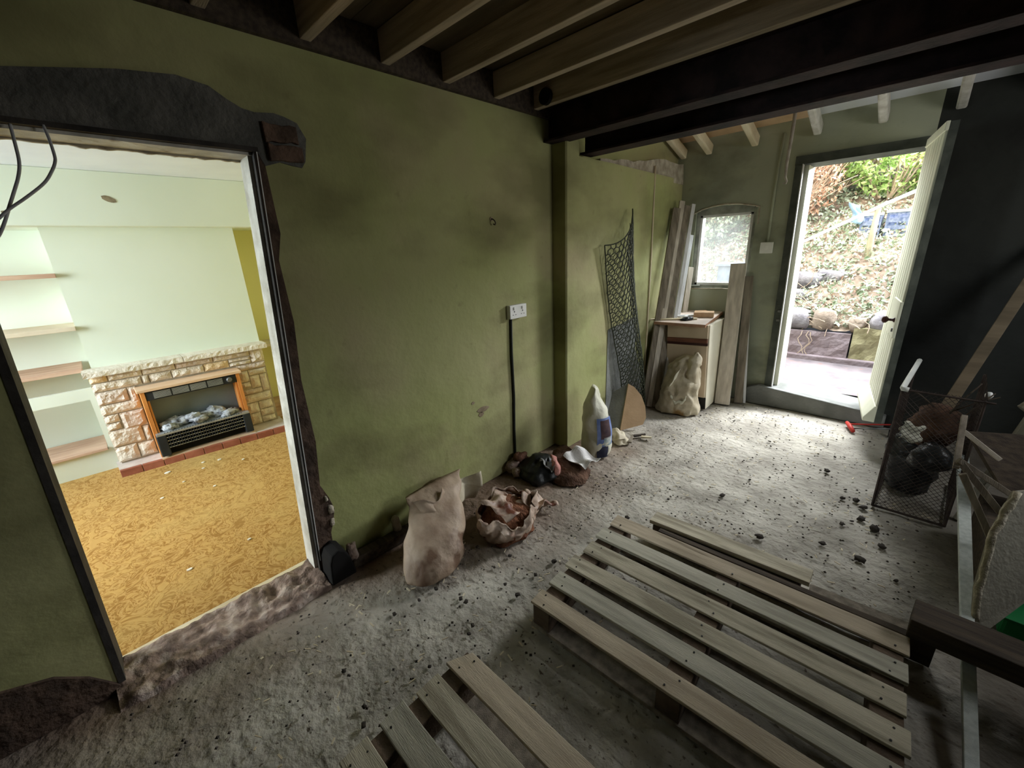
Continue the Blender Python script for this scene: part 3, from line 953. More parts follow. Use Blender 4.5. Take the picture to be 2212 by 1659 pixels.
# window wall of the front room
s_ = MB()
wx0, wx1, wz0, wz1 = -4.15, -2.80, 0.85, 1.98
s_.box((-4.75, LY0 - 0.1, -0.02), (wx0, LY0, LC)); s_.box((wx1, LY0 - 0.1, -0.02), (-1.985, LY0, LC))
s_.box((wx0, LY0 - 0.1, -0.02), (wx1, LY0, wz0)); s_.box((wx0, LY0 - 0.1, wz1), (wx1, LY0, LC))
struct(s_.build('wall_south', 'lr_wall'))
# bulkhead beam across the chimney wall
bk = MB(); bk.box((-4.62, LY0, 1.778), (-4.15, LY1, LC))
bulk = struct(bk.build('trim_3', 'lr_wall', bevel=0.006), 'boxed bulkhead across the chimney wall')
n = 14
poly = [(0.29 + 0.036 * math.cos(2 * PI * k / n) * (1 + 0.4 * nz((k, 0, 0), 0.9)) , 1.954 + 0.020 * math.sin(2 * PI * k / n) - 0.3 * 0.036 * math.cos(2 * PI * k / n)) for k in range(n)]
MB().prism(poly, 0, -4.152, -4.1475).build('plaster_hole', 'hole', bulk)
MB().prism([(-0.222, 1.845), (-0.205, 1.852), (-0.212, 1.865), (-0.225, 1.862)], 0, -4.152, -4.147).build('plaster_chip', 'hole', bulk)
# shelves in the left alcove
for z, lab, mm, y1 in ((1.465, 'topmost pine shelf in the left alcove', 'shelf', -0.10), (1.10, 'middle pale shelf in the left alcove', 'shelf_pale', -0.10), (0.80, 'long low shelf in line with the stone mantel', 'shelf', -0.145)):
    g = MB(); g.box((-4.62, -1.25, z - 0.014), (-4.245, y1, z + 0.014))
    tag(g.build('shelf', mm, bevel=0.002), lab, 'shelf')
g = MB(); g.box((-4.62, 1.02, 0.725), (-4.33, 1.58, 0.75))
tag(g.build('shelf', 'shelf_pale'), 'short shelf in the yellow alcove right of the fireplace', 'shelf')
# niche below the left shelves
nic = MB()
nic.box((-4.30, -1.3, 0.0), (-4.262, -0.10, 0.17))
nic.box((-4.30, -1.3, 0.575), (-4.262, -0.10, 0.66))
nic.box((-4.30, -0.165, 0.17), (-4.262, -0.10, 0.575))
nic.box((-4.62, -1.3, 0.17), (-4.30, -0.10, 0.172))
struct(nic.build('trim_4', 'lr_wall'), 'painted box niche low in the left alcove')
g = MB(); g.box((-4.61, -1.25, 0.173), (-4.235, -0.170, 0.192))
tag(g.build('shelf', 'shelf', bevel=0.002), 'lowest shelf, floor of the box niche in the left alcove', 'shelf')
g = MB(); g.box((-4.60, 1.022, 0.0), (-4.36, 1.575, 0.13)); g.box((-4.60, 1.022, 0.13), (-4.33, 1.576, 0.15))
tag(g.build('plinth_box', 'shelf'), 'low brown wooden plinth in the yellow alcove', 'plinth')

# stone fireplace: backing, each stone its own piece, mantel slabs, hearth
fp = empty('stone_fireplace', 'low sandstone fireplace with mantel shelf and raised hearth', 'fireplace', loc=(-4.2, 0.43, 0))


def fpb(mb, name, m_, **k):
    o = mb.build(name, m_, None, **k)
    o.parent = fp
    o.matrix_parent_inverse = Matrix.Translation(-Vector(fp.location))
    return o


bk = MB(); bk.box((BF, -0.125, 0.05), (-4.185, 1.0, 0.76))
fpb(bk, 'mortar_backing', 'mortar')
stones = []


def row(z0, z1, ys):
    for a, b in zip(ys[:-1], ys[1:]):
        stones.append((a, b, z0, z1))


row(0.70, 0.755, [-0.135, -0.035, 0.16, 0.365, 0.62, 0.895])
stones.append((0.895, 1.005, 0.632, 0.755))
row(0.632, 0.70, [-0.135, 0.145, 0.19, 0.33, 0.545, 0.725])
stones.append((0.725, 0.895, 0.668, 0.70)); stones.append((0.725, 0.895, 0.632, 0.668))
stones += [(-0.135, 0.045, 0.53, 0.632), (0.045, 0.10, 0.50, 0.632), (-0.135, 0.10, 0.45, 0.53), (-0.135, -0.045, 0.385, 0.45), (-0.135, -0.05, 0.325, 0.385), (-0.045, 0.10, 0.31, 0.45), (-0.14, 0.055, 0.19, 0.325), (0.055, 0.10, 0.18, 0.31),
           (-0.14, -0.005, 0.062, 0.19), (-0.005, 0.10, 0.062, 0.18),
           (0.77, 1.0, 0.575, 0.632), (0.77, 0.85, 0.47, 0.575), (0.85, 0.995, 0.52, 0.575), (0.85, 0.93, 0.40, 0.52), (0.93, 0.99, 0.36, 0.52), (0.77, 0.85, 0.42, 0.47), (0.77, 0.93, 0.35, 0.40), (0.77, 0.99, 0.27, 0.35),
           (0.77, 0.87, 0.17, 0.27), (0.87, 0.985, 0.19, 0.27), (0.87, 0.985, 0.12, 0.19), (0.77, 0.87, 0.062, 0.17), (0.87, 0.985, 0.062, 0.12)]
for k, (a, b, z0, z1) in enumerate(stones):
    g = MB()
    a += 0.004; b -= 0.004; z0 += 0.004; z1 -= 0.004
    nu, nv = max(3, int((b - a) / 0.022)), max(3, int((z1 - z0) / 0.018))

    def fn(u, v, a=a, b=b, z0=z0, z1=z1, k=k):
        y, z = a + (b - a) * u, z0 + (z1 - z0) * v
        e = min(u, 1 - u, v, 1 - v)
        d = 0.0 if e < 1e-6 else 0.016 + 0.012 * nz((y, z, k), 28, k * 1.7)
        if e < 1e-6:
            y += 0.004 * nz((y, z, 1), 40, k) * (1 if u in (0, 1) else 0)
        return (-4.178 + d, y, z)
    g.grid(fn, nu, nv)
    # sides back to the mortar
    base = len(g.v)
    ring = [i for i in range(nu + 1)] + [(j + 1) * (nu + 1) - 1 for j in range(1, nv + 1)] + [nv * (nu + 1) + i for i in range(nu - 1, -1, -1)] + [j * (nu + 1) for j in range(nv - 1, 0, -1)]
    rv = [(-4.19, g.v[i][1], g.v[i][2]) for i in ring]
    g.v += rv
    for q in range(len(ring)):
        q2 = (q + 1) % len(ring)
        g.f.append((ring[q], base + q, base + q2, ring[q2]))
    fpb(g, 'stone', 'ashlar%d' % (2 if k in (0, 10) else random.choice((0, 1, 1, 3))))
for (a, b) in ((-0.155, 0.42), (0.424, 1.03)):
    g = MB()
    nu = 26
    for j, (xo, z) in enumerate(((0, 0.757), (0.002, 0.765), (0.002, 0.79), (0, 0.80))):
        for i in range(nu + 1):
            y = a + (b - a) * i / nu
            rough = 0.007 * nz((y, z, j), 34, 2) if j in (1, 2) else 0
            g.v.append((-4.115 + xo + rough, y, z))
    for j in range(3):
        for i in range(nu):
            g.f.append((j * (nu + 1) + i, j * (nu + 1) + i + 1, (j + 1) * (nu + 1) + i + 1, (j + 1) * (nu + 1) + i))
    bo = len(g.v)
    g.v += [(BF, a, 0.757), (BF, b, 0.757), (BF, a, 0.80), (BF, b, 0.80)]
    g.f += [(3 * (nu + 1) + i for i in range(nu + 1))] if False else []
    g.f.append(tuple([3 * (nu + 1) + i for i in range(nu + 1)] + [bo + 3, bo + 2]))
    g.f.append(tuple([i for i in range(nu, -1, -1)] + [bo, bo + 1]))
    g.f.append((0, nu + 1, 2 * (nu + 1), 3 * (nu + 1), bo + 2, bo))
    g.f.append((nu, bo + 1, bo + 3, 3 * (nu + 1) + nu, 2 * (nu + 1) + nu, nu + 1 + nu))
    fpb(g, 'mantel_slab', 'mantel')
hx = -3.935
g = MB(); g.prism([(-4.26, -0.155), (-4.26, 1.03), (hx + 0.01, 1.005), (hx - 0.09, -0.145)][::-1], 2, 0.0, 0.052)
# hearth front runs slightly askew
fpb(g, 'hearth_slab', 'hearth_top')
nt_ = 9
for i in range(nt_):
    ya, yb = -0.148 + (1.153) * i / nt_ + 0.002, -0.148 + 1.153 * (i + 1) / nt_ - 0.002
    xa = hx - 0.09 + 0.10 * (ya + 0.148) / 1.153
    xb = hx - 0.09 + 0.10 * (yb + 0.148) / 1.153
    g = MB(); g.prism([(xa - 0.018, ya), (xb - 0.018, yb), (xb + 0.012, yb), (xa + 0.012, ya)][::-1], 2, 0.002, 0.058)
    fpb(g, 'hearth_tile', 'hearth_tile', bevel=0.003)
# the fire in its teak surround
gf = empty('gas_fire', 'teak-framed coal-effect fire in the stone fireplace', 'fire', loc=(-4.05, 0.43, 0.06))


def gfb(mb, name, m_, parent=None, **k):
    o = mb.build(name, m_, None, **k)
    o.parent = parent or gf
    o.matrix_parent_inverse = Matrix.Translation(-Vector(gf.location))
    return o


FX = -4.03                           # face of the surround
g = MB(); g.box((-4.175, 0.085, 0.60), (FX + 0.015, 0.768, 0.622)); gfb(g, 'top_board', 'teak_top', bevel=0.003)
for a, b in ((0.103, 0.128), (0.725, 0.752)):
    g = MB(); g.box((-4.17, a, 0.06), (FX, b, 0.60)); gfb(g, 'side_board', 'teak', bevel=0.002)
for a, b in ((0.131, 0.143), (0.709, 0.722)):
    g = MB(); g.box((-4.15, a, 0.20), (FX - 0.012, b, 0.56)); gfb(g, 'inner_strip', 'teak')
g = MB(); g.box((-4.17, 0.103, 0.053), (FX + 0.04, 0.752, 0.062)); gfb(g, 'base_board', 'teak_top')
g = MB(); g.box((-4.172, 0.128, 0.06), (-4.155, 0.725, 0.60)); gfb(g, 'back_panel', 'fire_back')
g = MB(); g.box((-4.15, 0.126, 0.525), (FX - 0.004, 0.727, 0.595)); hd = gfb(g, 'hood', 'fire_black', bevel=0.006)
for q in range(4):
    ya = 0.175 + q * 0.115
    for r_ in range(6):
        g = MB(); zz = 0.538 + r_ * 0.0088; g.box((FX - 0.006, ya, zz), (FX + 0.001, ya + 0.105, zz + 0.0045))
        o = gfb(g, 'grille_slat', 'fire_slat')
g = MB(); g.tube([(FX - 0.006, 0.672, 0.562), (FX + 0.012, 0.672, 0.562), (FX + 0.016, 0.672, 0.562)], [0.022, 0.020, 0.015], 18); gfb(g, 'control_knob', 'metal_grey', smooth=False)
# trough with pierced front
TX = -3.985
g = MB(); g.box((-4.14, 0.112, 0.245), (TX, 0.745, 0.262)); gfb(g, 'trough_top', 'fire_slat', bevel=0.002)
for q in range(30):
    ya = 0.16 + q * 0.018
    g = MB(); g.box((TX - 0.012, ya, 0.2605), (TX - 0.002, ya + 0.009, 0.2635)); gfb(g, 'vent_slot', 'dark_void')
for a, b in ((0.108, 0.168), (0.69, 0.748)):
    g = MB(); g.box((-4.13, a, 0.075), (TX, b, 0.245)); gfb(g, 'end_cheek', 'fire_black', bevel=0.006)
g = MB(); g.box((-4.1, 0.168, 0.07), (-4.05, 0.69, 0.245)); gfb(g, 'trough_body', 'dark_void')
for r_ in range(4):
    zz = 0.135 + r_ * 0.028
    g = MB(); g.box((-4.05, 0.168, zz), (TX - 0.004, 0.69, zz + 0.006)); gfb(g, 'grate_bar', 'fire_slat')
for q in range(28):
    ya = 0.178 + q * 0.0182
    g = MB(); g.box((-4.03, ya, 0.137), (TX - 0.002, ya + 0.005, 0.243)); gfb(g, 'grate_rib', 'fire_black')
rs = random.Random(4)
for k in range(17):
    y = 0.185 + 0.46 * rs.random()
    h = 0.02 + 0.075 * max(0, math.sin(PI * min(1, (y - 0.13) / 0.5))) * (0.4 + 0.6 * rs.random())
    g = rock((-4.115 + 0.09 * rs.random(), y, 0.262 + h * 0.6), (0.03 + 0.015 * rs.random(), 0.045 + 0.03 * rs.random(), 0.018 + 0.5 * h * rs.random() + 0.006), k * 2.7, 0.7, sc=2.2)
    gfb(g, 'coal', 'coal', smooth=True)
# bits of plaster lying on the carpet
for k, (x, y, r) in enumerate([(-3.82, 0.10, 0.02), (-3.40, 0.02, 0.011), (-3.60, 0.55, 0.010), (-3.3, 0.30, 0.010), (-3.75, 0.42, 0.014), (-3.68, 0.30, 0.010), (-2.45, 0.30, 0.010), (-2.42, 0.02, 0.013), (-3.55, 0.16, 0.009), (-3.8, 0.32, 0.012)]):
    g = MB()
    n = 7
    g.prism([(x + r * 0.7 * math.cos(2 * PI * q / n + k) * (1 + 0.5 * nz((q, k, 0), 1.3)), y + r * math.sin(2 * PI * q / n + k)) for q in range(n)], 2, 0.006, 0.011)
    tag(g.build('plaster_flake', 'paper_bit'), 'small white plaster flake lying on the gold carpet', 'flake', 'plaster flakes on the carpet')

# ------------------------------------------------------------------ yard behind the house
yd = MB()
yd.grid(lambda u, v: (-4.2 + 7 * u, YB + BT + 1.25 * v, 0.135 + 0.012 * nz((u * 12, v * 4, 0), 1.0, 5)), 60, 16)
yd.box((-4.2, YB + BT, -0.3), (2.8, 5.75, 0.10))
patio = struct(yd.build('patio', 'patio', smooth=False), 'pale concrete yard outside the back door')


def bank_h(x, y):
    """height of the rising ground"""
    t = max(0.0, y - 5.75)
    z = 0.52 + t * 0.62 + (0.18 if y > 6.6 else 0.18 * max(0, (y - 6.2) / 0.4))
    return z + 0.10 * nz((x, y, 0), 1.3, 3) + 0.05 * nz((x, y, 0), 4.0, 8)


bkm = MB()
bkm.grid(lambda u, v: (-4.6 + 7.6 * u, 5.78 + 4.2 * v, bank_h(-4.6 + 7.6 * u, 5.78 + 4.2 * v)), 70, 50)
bank = struct(bkm.build('bank', 'earth', smooth=True), 'steep earth bank behind the yard')
# retaining wall: big blocks, each a piece, then field stones on top
rw = empty('retaining_wall', 'low wall of big stone blocks at the far side of the yard', 'wall', loc=(-0.6, 5.8, 0.13))


def rwb(mb, name, m_, **k):
    o = mb.build(name, m_, None, **k)
    o.parent = rw
    o.matrix_parent_inverse = Matrix.Translation(-Vector(rw.location))
    return o


x = -3.4
k = 0
for wdt, mm, top in ((0.95, 'block_grey', 0.44), (0.7, 'block_moss', 0.46), (0.72, 'block_grey', 0.45), (0.62, 'block_grey', 0.455), (0.60, 'block_moss', 0.53), (0.8, 'block_grey', 0.5), (0.7, 'block_moss', 0.5), (0.9, 'block_grey', 0.5)):
    g = MB()
    z0 = 0.19

    def fn(u, v, x=x, wdt=wdt, top=top, k=k):
        X_, Z_ = x + 0.008 + (wdt - 0.016) * u, z0 + (top - z0) * v
        return (X_, 5.72 + 0.02 * nz((X_, 0, Z_), 5, k) + 0.012 * nz((X_, 0, Z_), 16, k), Z_)
    g.grid(fn, 14, 6)
    g.box((x + 0.008, 5.735, z0), (x + wdt - 0.008, 5.95, top))
    rwb(g, 'block', mm)
    x += wdt
    k += 1
g = MB(); g.box((-3.4, 5.66, 0.10), (2.6, 5.95, 0.19)); rwb(g, 'footing', 'block_grey', bevel=0.01)
rs = random.Random(11)
x = -3.3
k = 0
while x < 1.6:
    wd = 0.16 + 0.16 * rs.random()
    hgt = 0.10 + 0.06 * rs.random()
    if -0.75 < x < -0.55:
        x += 0.10
        continue
    g = rock((x + wd / 2, 5.84, 0.50 + hgt * 0.55), (wd * 0.56, 0.12, hgt * 0.85), k * 1.9, 0.4)
    rwb(g, 'field_stone', rs.choice(('rock', 'rock', 'rock_warm')), smooth=True)
    x += wd + 0.01
    k += 1
# second course of stones up the bank at the left
for k, (x, y, z, r) in enumerate([(-1.02, 6.35, 0.98, 0.2), (-0.78, 6.42, 1.02, 0.17), (-1.25, 6.4, 1.0, 0.2), (-1.05, 6.2, 0.80, 0.15), (-1.6, 6.3, 0.98, 0.22)]):
    g = rock((x, y, z), (r, r * 0.7, r * 0.55), 30 + k * 2.2, 0.4)
    tag(g.build('bank_stone', 'rock', smooth=True), ['grey bank stone in the middle of the row above the wall', 'grey bank stone at the right end of the row above the wall', 'large grey bank stone second from the left end of the row',
         'small grey bank stone lowest of the row, closest to the wall', 'grey bank stone at the far left end of the row'][k], 'stone', 'stones in the bank')


def leaves(name, m_, spots, size, label=None, cat=None, parent=None, seed=1, upb=0.5):
    """many small leaves as one stuff mesh; spots = list of points"""
    rs = random.Random(seed)
    g = MB()
    for p in spots:
        s = size * (0.6 + 0.8 * rs.random())
        q = Quaternion((rs.gauss(0, 1), rs.gauss(0, 1), rs.gauss(0, 1), rs.gauss(0, 1)))
        q.normalize()
        nrm = q @ Vector((0, 0, 1))
        nrm = (nrm + Vector((0, -0.3, upb))).normalized()
        t = nrm.orthogonal().normalized()
        t = Quaternion(nrm, rs.random() * 6.28) @ t
        b = nrm.cross(t)
        c = Vector(p)
        a_ = c - t * s
        e_ = c + t * s
        g.add([a_, c + b * s * 0.55 - t * s * 0.2 + nrm * s * 0.15, e_ - nrm * s * 0.15, c - b * s * 0.55 - t * s * 0.2 + nrm * s * 0.15], [(0, 1, 2, 3)])
    o = g.build(name, m_, parent)
    o['kind'] = 'stuff'
    if label:
        o['label'] = label
    if cat:
        o['category'] = cat
    return o


rs = random.Random(21)
sp = []
for k in range(14000):
    x = -2.9 + 3.6 * rs.random(); y = 5.8 + 2.2 * rs.random() ** 1.1
    sp.append((x, y, bank_h(x, y) + 0.02 + 0.10 * rs.random() ** 2))
cut = 11200
leaves('ivy', 'leaf_ivy', sp[:cut], 0.028, 'pale ivy and ground cover spilling over the bank', 'ivy', seed=2)
leaves('leaf_litter', 'leaf_dead', sp[cut:], 0.022, 'dry brown leaf litter among the ivy on the bank', 'leaf litter', seed=3)
# loose stems hanging over the wall
g = MB()
for k in range(60):
    x = -1.3 + 1.5 * rs.random(); y = 5.8 + 0.5 * rs.random()
    p = Vector((x, y, bank_h(x, y) + 0.05))
    d = Vector((rs.gauss(0, 0.6), -0.5 * rs.random(), rs.gauss(0.1, 0.5))).normalized()
    pts = [p]
    for q in range(5):
        d = (d + Vector((rs.gauss(0, 0.3), rs.gauss(0, 0.2), -0.12))).normalized()
        pts.append(pts[-1] + d * 0.06)
    g.tube(pts, 0.004, 4, False)
for x0, z0 in ((-0.86, 0.46), (-0.80, 0.46), (-0.78, 0.45)):
    pts = [(x0, 5.70, z0)]
    for q in range(6):
        pts.append((x0 + 0.03 * math.sin(q * 1.3 + x0 * 40), 5.685, z0 - 0.045 * (q + 1)))
    g.tube(pts, 0.005, 4, False)
o = tag(g.build('dead_stems', 'twig'), 'tangle of dry stems over the low stone wall', 'stems', kind='stuff')
# handrail up the bank
hr = empty('handrail', 'pale sloping handrail on a mossy post across the bank', 'handrail', loc=(-0.5, 6.6, 1.0))


def hrb(mb, name, m_, **k):
    o = mb.build(name, m_, None, **k)
    o.parent = hr
    o.matrix_parent_inverse = Matrix.Translation(-Vector(hr.location))
    return o


g = MB(); g.bar((-1.75, 6.6, 1.13), (-0.455, 6.6, 1.80), 0.03, 0.038); hrb(g, 'rail', 'rail', bevel=0.008)
g = MB(); g.bar((-0.47, 6.6, 1.795), (0.30, 6.6, 2.15), 0.03, 0.038); hrb(g, 'rail', 'rail', bevel=0.008)
g = MB(); g.tube([(-0.49, 6.61, 1.0), (-0.492, 6.61, 1.4), (-0.485, 6.61, 1.775)], [0.034, 0.032, 0.026], 10); hrb(g, 'post', 'post', smooth=True)
# blue crates behind the rail
for (x0, z0, w_, h_, lab) in ((-0.66, bank_h(-0.5, 7.0) - 0.05, 0.20, 0.34, 'blue grey plastic crate left of the handrail post'), (-0.42, bank_h(-0.3, 7.0) - 0.03, 0.26, 0.34, 'blue grey plastic crate right of the handrail post')):
    root = empty('crate', lab, 'crate', 'crates on the bank', loc=(x0, 7.0, z0))
    g = MB()
    g.box((0, 0, 0), (w_, 0.25, 0.02)); g.box((0, 0.235, 0), (w_, 0.25, h_)); g.box((0, 0, 0), (0.015, 0.25, h_)); g.box((w_ - 0.015, 0, 0), (w_, 0.25, h_))
    g.build('crate_shell', 'crate', root)
    g = MB()
    for q in range(4):
        g.box((0.015, 0, 0.03 + q * h_ / 4), (w_ - 0.015, 0.014, 0.03 + q * h_ / 4 + h_ / 7))
    for q in range(3):
        g.box((0.015 + q * w_ / 3, 0.001, 0), (0.03 + q * w_ / 3, 0.013, h_))
    g.build('front_slats', 'crate', root)
    g = MB(); g.box((-0.012, -0.012, h_ - 0.03), (w_ + 0.012, 0.004, h_)); g.build('rim', 'rail', root, bevel=0.003)
g = MB(); g.grid(lambda u, v: (-0.78 + 0.12 * u + 0.03 * math.sin(5 * v), 6.95 + 0.03 * math.sin(7 * u + 3 * v), 1.66 + 0.22 * v - 0.05 * u), 6, 8)
tag(g.build('plastic_sheet', 'tarp', smooth=True, solid=0.004), 'scrap of blue plastic sheet caught in the bushes above the rail', 'sheet')


# shrubs on the bank: each its own plant, foliage plus stems
def shrub(name, c, r, nleaf, lm, label, seed, size, nst=26, group='shrubs on the bank'):
    rs = random.Random(seed)
    root = empty(name, label, 'shrub', group, loc=(c[0], c[1], bank_h(c[0], c[1])))
    pts = []
    while len(pts) < nleaf:
        d = Vector((rs.gauss(0, 1), rs.gauss(0, 1), rs.gauss(0, 1))).normalized()
        k = 0.55 + 0.45 * rs.random() ** 0.5
        p = Vector((d.x * r[0] * k, d.y * r[1] * k, r[2] + d.z * r[2] * k))
        p += Vector((nz(p, 3, seed), nz(p, 3, seed + 5), nz(p, 3, seed + 9))) * 0.15
        if d.y < 0.5:
            pts.append(p)
    leaves('foliage', lm, pts, size, parent=root, seed=seed, upb=0.3)
    g = MB()
    for k in range(nst):
        a = rs.random() * 6.28
        p = Vector((0.1 * math.cos(a), 0.1 * math.sin(a), 0))
        d = Vector((math.cos(a) * 0.7, math.sin(a) * 0.7 - 0.3, 0.9)).normalized()
        q = [p]
        for j in range(6):
            d = (d + Vector((rs.gauss(0, 0.22), rs.gauss(0, 0.22), rs.gauss(0, 0.12)))).normalized()
            q.append(q[-1] + Vector((d.x * r[0], d.y * r[1], d.z * r[2] * 1.4)) * 0.24)
        g.tube(q, [0.012, 0.01, 0.008, 0.007, 0.005, 0.004, 0.003], 5, False)
    g.build('stems', 'twig', root)['kind'] = 'stuff'
    return root


shrub('shrub', (-1.55, 7.25), (0.60, 0.4, 0.62), 1500, 'leaf_rust', 'rust brown bramble thicket at the left of the doorway view', 5, 0.028, 70)
shrub('shrub', (-1.20, 7.85), (0.75, 0.4, 0.75), 900, 'leaf_ivy', 'pale twiggy bush behind the rust brown brambles', 6, 0.035, 110)
shrub('shrub', (-0.50, 7.75), (0.65, 0.4, 0.66), 3000, 'leaf_green', 'bright green hedge bush at the top of the doorway view', 7, 0.036)
shrub('shrub', (0.25, 7.75), (0.6, 0.4, 0.7), 2000, 'leaf_lime', 'lime yellow leafed bush at the right of the doorway view', 8, 0.042)
shrub('shrub', (-2.75, 6.9), (0.75, 0.4, 0.6), 2400, 'leaf_ivy', 'pale ivy-clad bush seen through the small window', 9, 0.035)
shrub('shrub', (-2.5, 8.4), (1.2, 0.5, 0.9), 3000, 'leaf_green', 'tall green bush high above the small window', 10, 0.05)
shrub('shrub', (-0.3, 9.2), (1.9, 0.5, 1.1), 4200, 'leaf_green', 'broad green hedge along the top of the bank', 12, 0.055)
g = MB()
g.box((-1.95, 5.95, 0.5), (-1.40, 6.25, 1.17)); g.box((-1.98, 5.92, 1.17), (-1.37, 6.28, 1.21))
tag(g.build('planter_box', 'slate', bevel=0.01), 'blue grey box planter on the bank outside the small window', 'planter')

# ------------------------------------------------------------------ things on the walls
def sock(y, z, wd, hg, x, name, label, double=True):
    root = empty(name, label, 'socket', loc=(x, y, z))
    MB().box((0, -wd / 2, -hg / 2), (0.028, wd / 2, hg / 2)).build('back_box', 'plastic_white', root, bevel=0.004)
    MB().box((0.028, -wd / 2, -hg / 2), (0.034, wd / 2, hg / 2)).build('face_plate', 'plastic_white', root, bevel=0.003)
    for s in (-1, 1):
        cy = s * wd * 0.25
        MB().box((0.034, cy - 0.008, 0.012), (0.040, cy + 0.008, 0.032)).build('rocker_switch', 'plastic_white', root, bevel=0.002)
        g = MB()
        g.box((0.0335, cy - 0.004, -0.002), (0.0347, cy + 0.004, 0.006))
        g.box((0.0335, cy - 0.016, -0.020), (0.0347, cy - 0.008, -0.016))
        g.box((0.0335, cy + 0.008, -0.020), (0.0347, cy + 0.016, -0.016))
        g.build('pin_holes', 'plastic_black', root)
    return root


sock(1.93, 1.119, 0.155, 0.086, WX, 'double_socket', 'white double electrical socket on the green wall')
g = MB(); g.tube([(WX + 0.008, 1.882, 1.08), (WX + 0.009, 1.874, 0.85), (WX + 0.009, 1.878, 0.55), (WX + 0.008, 1.868, 0.3), (WX + 0.012, 1.862, 0.10)], 0.009, 8)
tag(g.build('socket_cable', 'cable_black', smooth=True), 'dark cable running down the green wall from the socket', 'cable')
# rubble where the cable leaves the floor
root = empty('rubble_heap', 'broken brick and plaster heaped at the foot of the cable', 'rubble', loc=(-1.80, 1.84, 0))
for k, (x, y, z, r) in enumerate([(0.0, 0.02, 0.10, 0.055), (-0.01, -0.04, 0.05, 0.06), (0.03, 0.05, 0.04, 0.06), (0.05, -0.06, 0.03, 0.05), (-0.02, 0.0, 0.02, 0.07), (0.06, 0.0, 0.02, 0.06)]):
    rock((x, y, z), (r * 0.8, r, r * 0.75), k * 4.1 + 2, 0.5).build('lump', 'brick' if k % 2 == 0 else 'rubble', root, smooth=True)
# hook high on the wall
root = empty('wall_hook', 'small rusty hook screwed into the green wall above the socket', 'hook', loc=(WX, 1.762, 1.667))
g = MB(); g.tube([(0, 0, 0.008), (0.016, 0, 0.006), (0.03, 0, -0.004), (0.034, 0.002, -0.016), (0.026, 0.004, -0.025), (0.014, 0.004, -0.02)], 0.0035, 8); g.build('hook_wire', 'wire', root, smooth=True)
g = MB(); g.tube([(0, 0, 0.008), (0.004, 0, 0.008)], 0.012, 12); g.build('hook_plate', 'hole', root)
# thin pipe down the far part of the wall
g = MB(); g.tube([(-1.775, 3.62, 2.12), (-1.768, 3.63, 1.4), (-1.77, 3.64, 0.6), (-1.772, 3.64, 0.02)], 0.008, 8)
tag(g.build('pipe', 'lath', smooth=True), 'thin pale pipe running down the far end of the green wall', 'pipe')
# light switch and its surface conduit
root = empty('light_switch', 'white light switch between the window and the back door', 'switch', loc=(-1.008, YB, 1.42))
MB().box((-0.048, -0.026, -0.046), (0.048, 0, 0.046)).build('back_box', 'plastic_white', root, bevel=0.004)
MB().box((-0.01, -0.032, -0.014), (0.01, -0.026, 0.014)).build('rocker', 'plastic_white', root, bevel=0.002)
g = MB(); g.tube([(-1.005, YB - 0.008, 1.468), (-1.01, YB - 0.008, 1.9), (-1.0, YB - 0.008, 2.3)], 0.009, 8)
tag(g.build('conduit', 'green_back', smooth=True), 'painted conduit rising from the light switch', 'conduit')
# cord hanging by the back door
g = MB(); g.tube([(-0.865, 3.9, 2.50), (-0.867, 3.9, 2.2), (-0.872, 3.9, 2.02), (-0.868, 3.9, 1.93), (-0.855, 3.9, 1.90), (-0.858, 3.9, 1.885), (-0.878, 3.9, 1.892)], [0.012, 0.012, 0.011, 0.009, 0.007, 0.006, 0.005], 8)
tag(g.build('hanging_cord', 'cord', smooth=True), 'dusty rope end hanging from the rafters left of the back door', 'cord')
# two grey cables drooping over the opening
P_ = [[(-1.85, -0.021, 1.882), (-1.838, -0.025, 1.832), (-1.826, -0.03, 1.785), (-1.814, -0.041, 1.748), (-1.802, -0.06, 1.706), (-1.79, -0.079, 1.666), (-1.778, -0.094, 1.633), (-1.778, -0.113, 1.599), (-1.778, -0.131, 1.576)], [(-1.85, 0.042, 1.889), (-1.838, 0.044, 1.853), (-1.826, 0.043, 1.81), (-1.814, 0.039, 1.79), (-1.802, 0.026, 1.764), (-1.79, 0.003, 1.731), (-1.778, -0.038, 1.693), (-1.778, -0.08, 1.66), (-1.778, -0.102, 1.639), (-1.778, -0.122, 1.622)]]
for k, pts in enumerate(P_):
    fine = []
    for i in range(len(pts) - 1):
        a = [Vector(pts[max(i - 1, 0)]), Vector(pts[i]), Vector(pts[i + 1]), Vector(pts[min(i + 2, len(pts) - 1)])]
        for j in range(5):
            f = j / 5
            fine.append(0.5 * (2 * a[1] + (a[2] - a[0]) * f + (2 * a[0] - 5 * a[1] + 4 * a[2] - a[3]) * f * f + (3 * a[1] - a[0] - 3 * a[2] + a[3]) * f ** 3))
    fine.append(Vector(pts[-1]))
    g = MB(); g.tube(fine, 0.0038, 8)
    tag(g.build('loose_cable', 'cable_grey', smooth=True), ['left one of two grey cables drooping over the opening', 'right one of two grey cables drooping over the opening'][k], 'cable', 'cables over the opening')

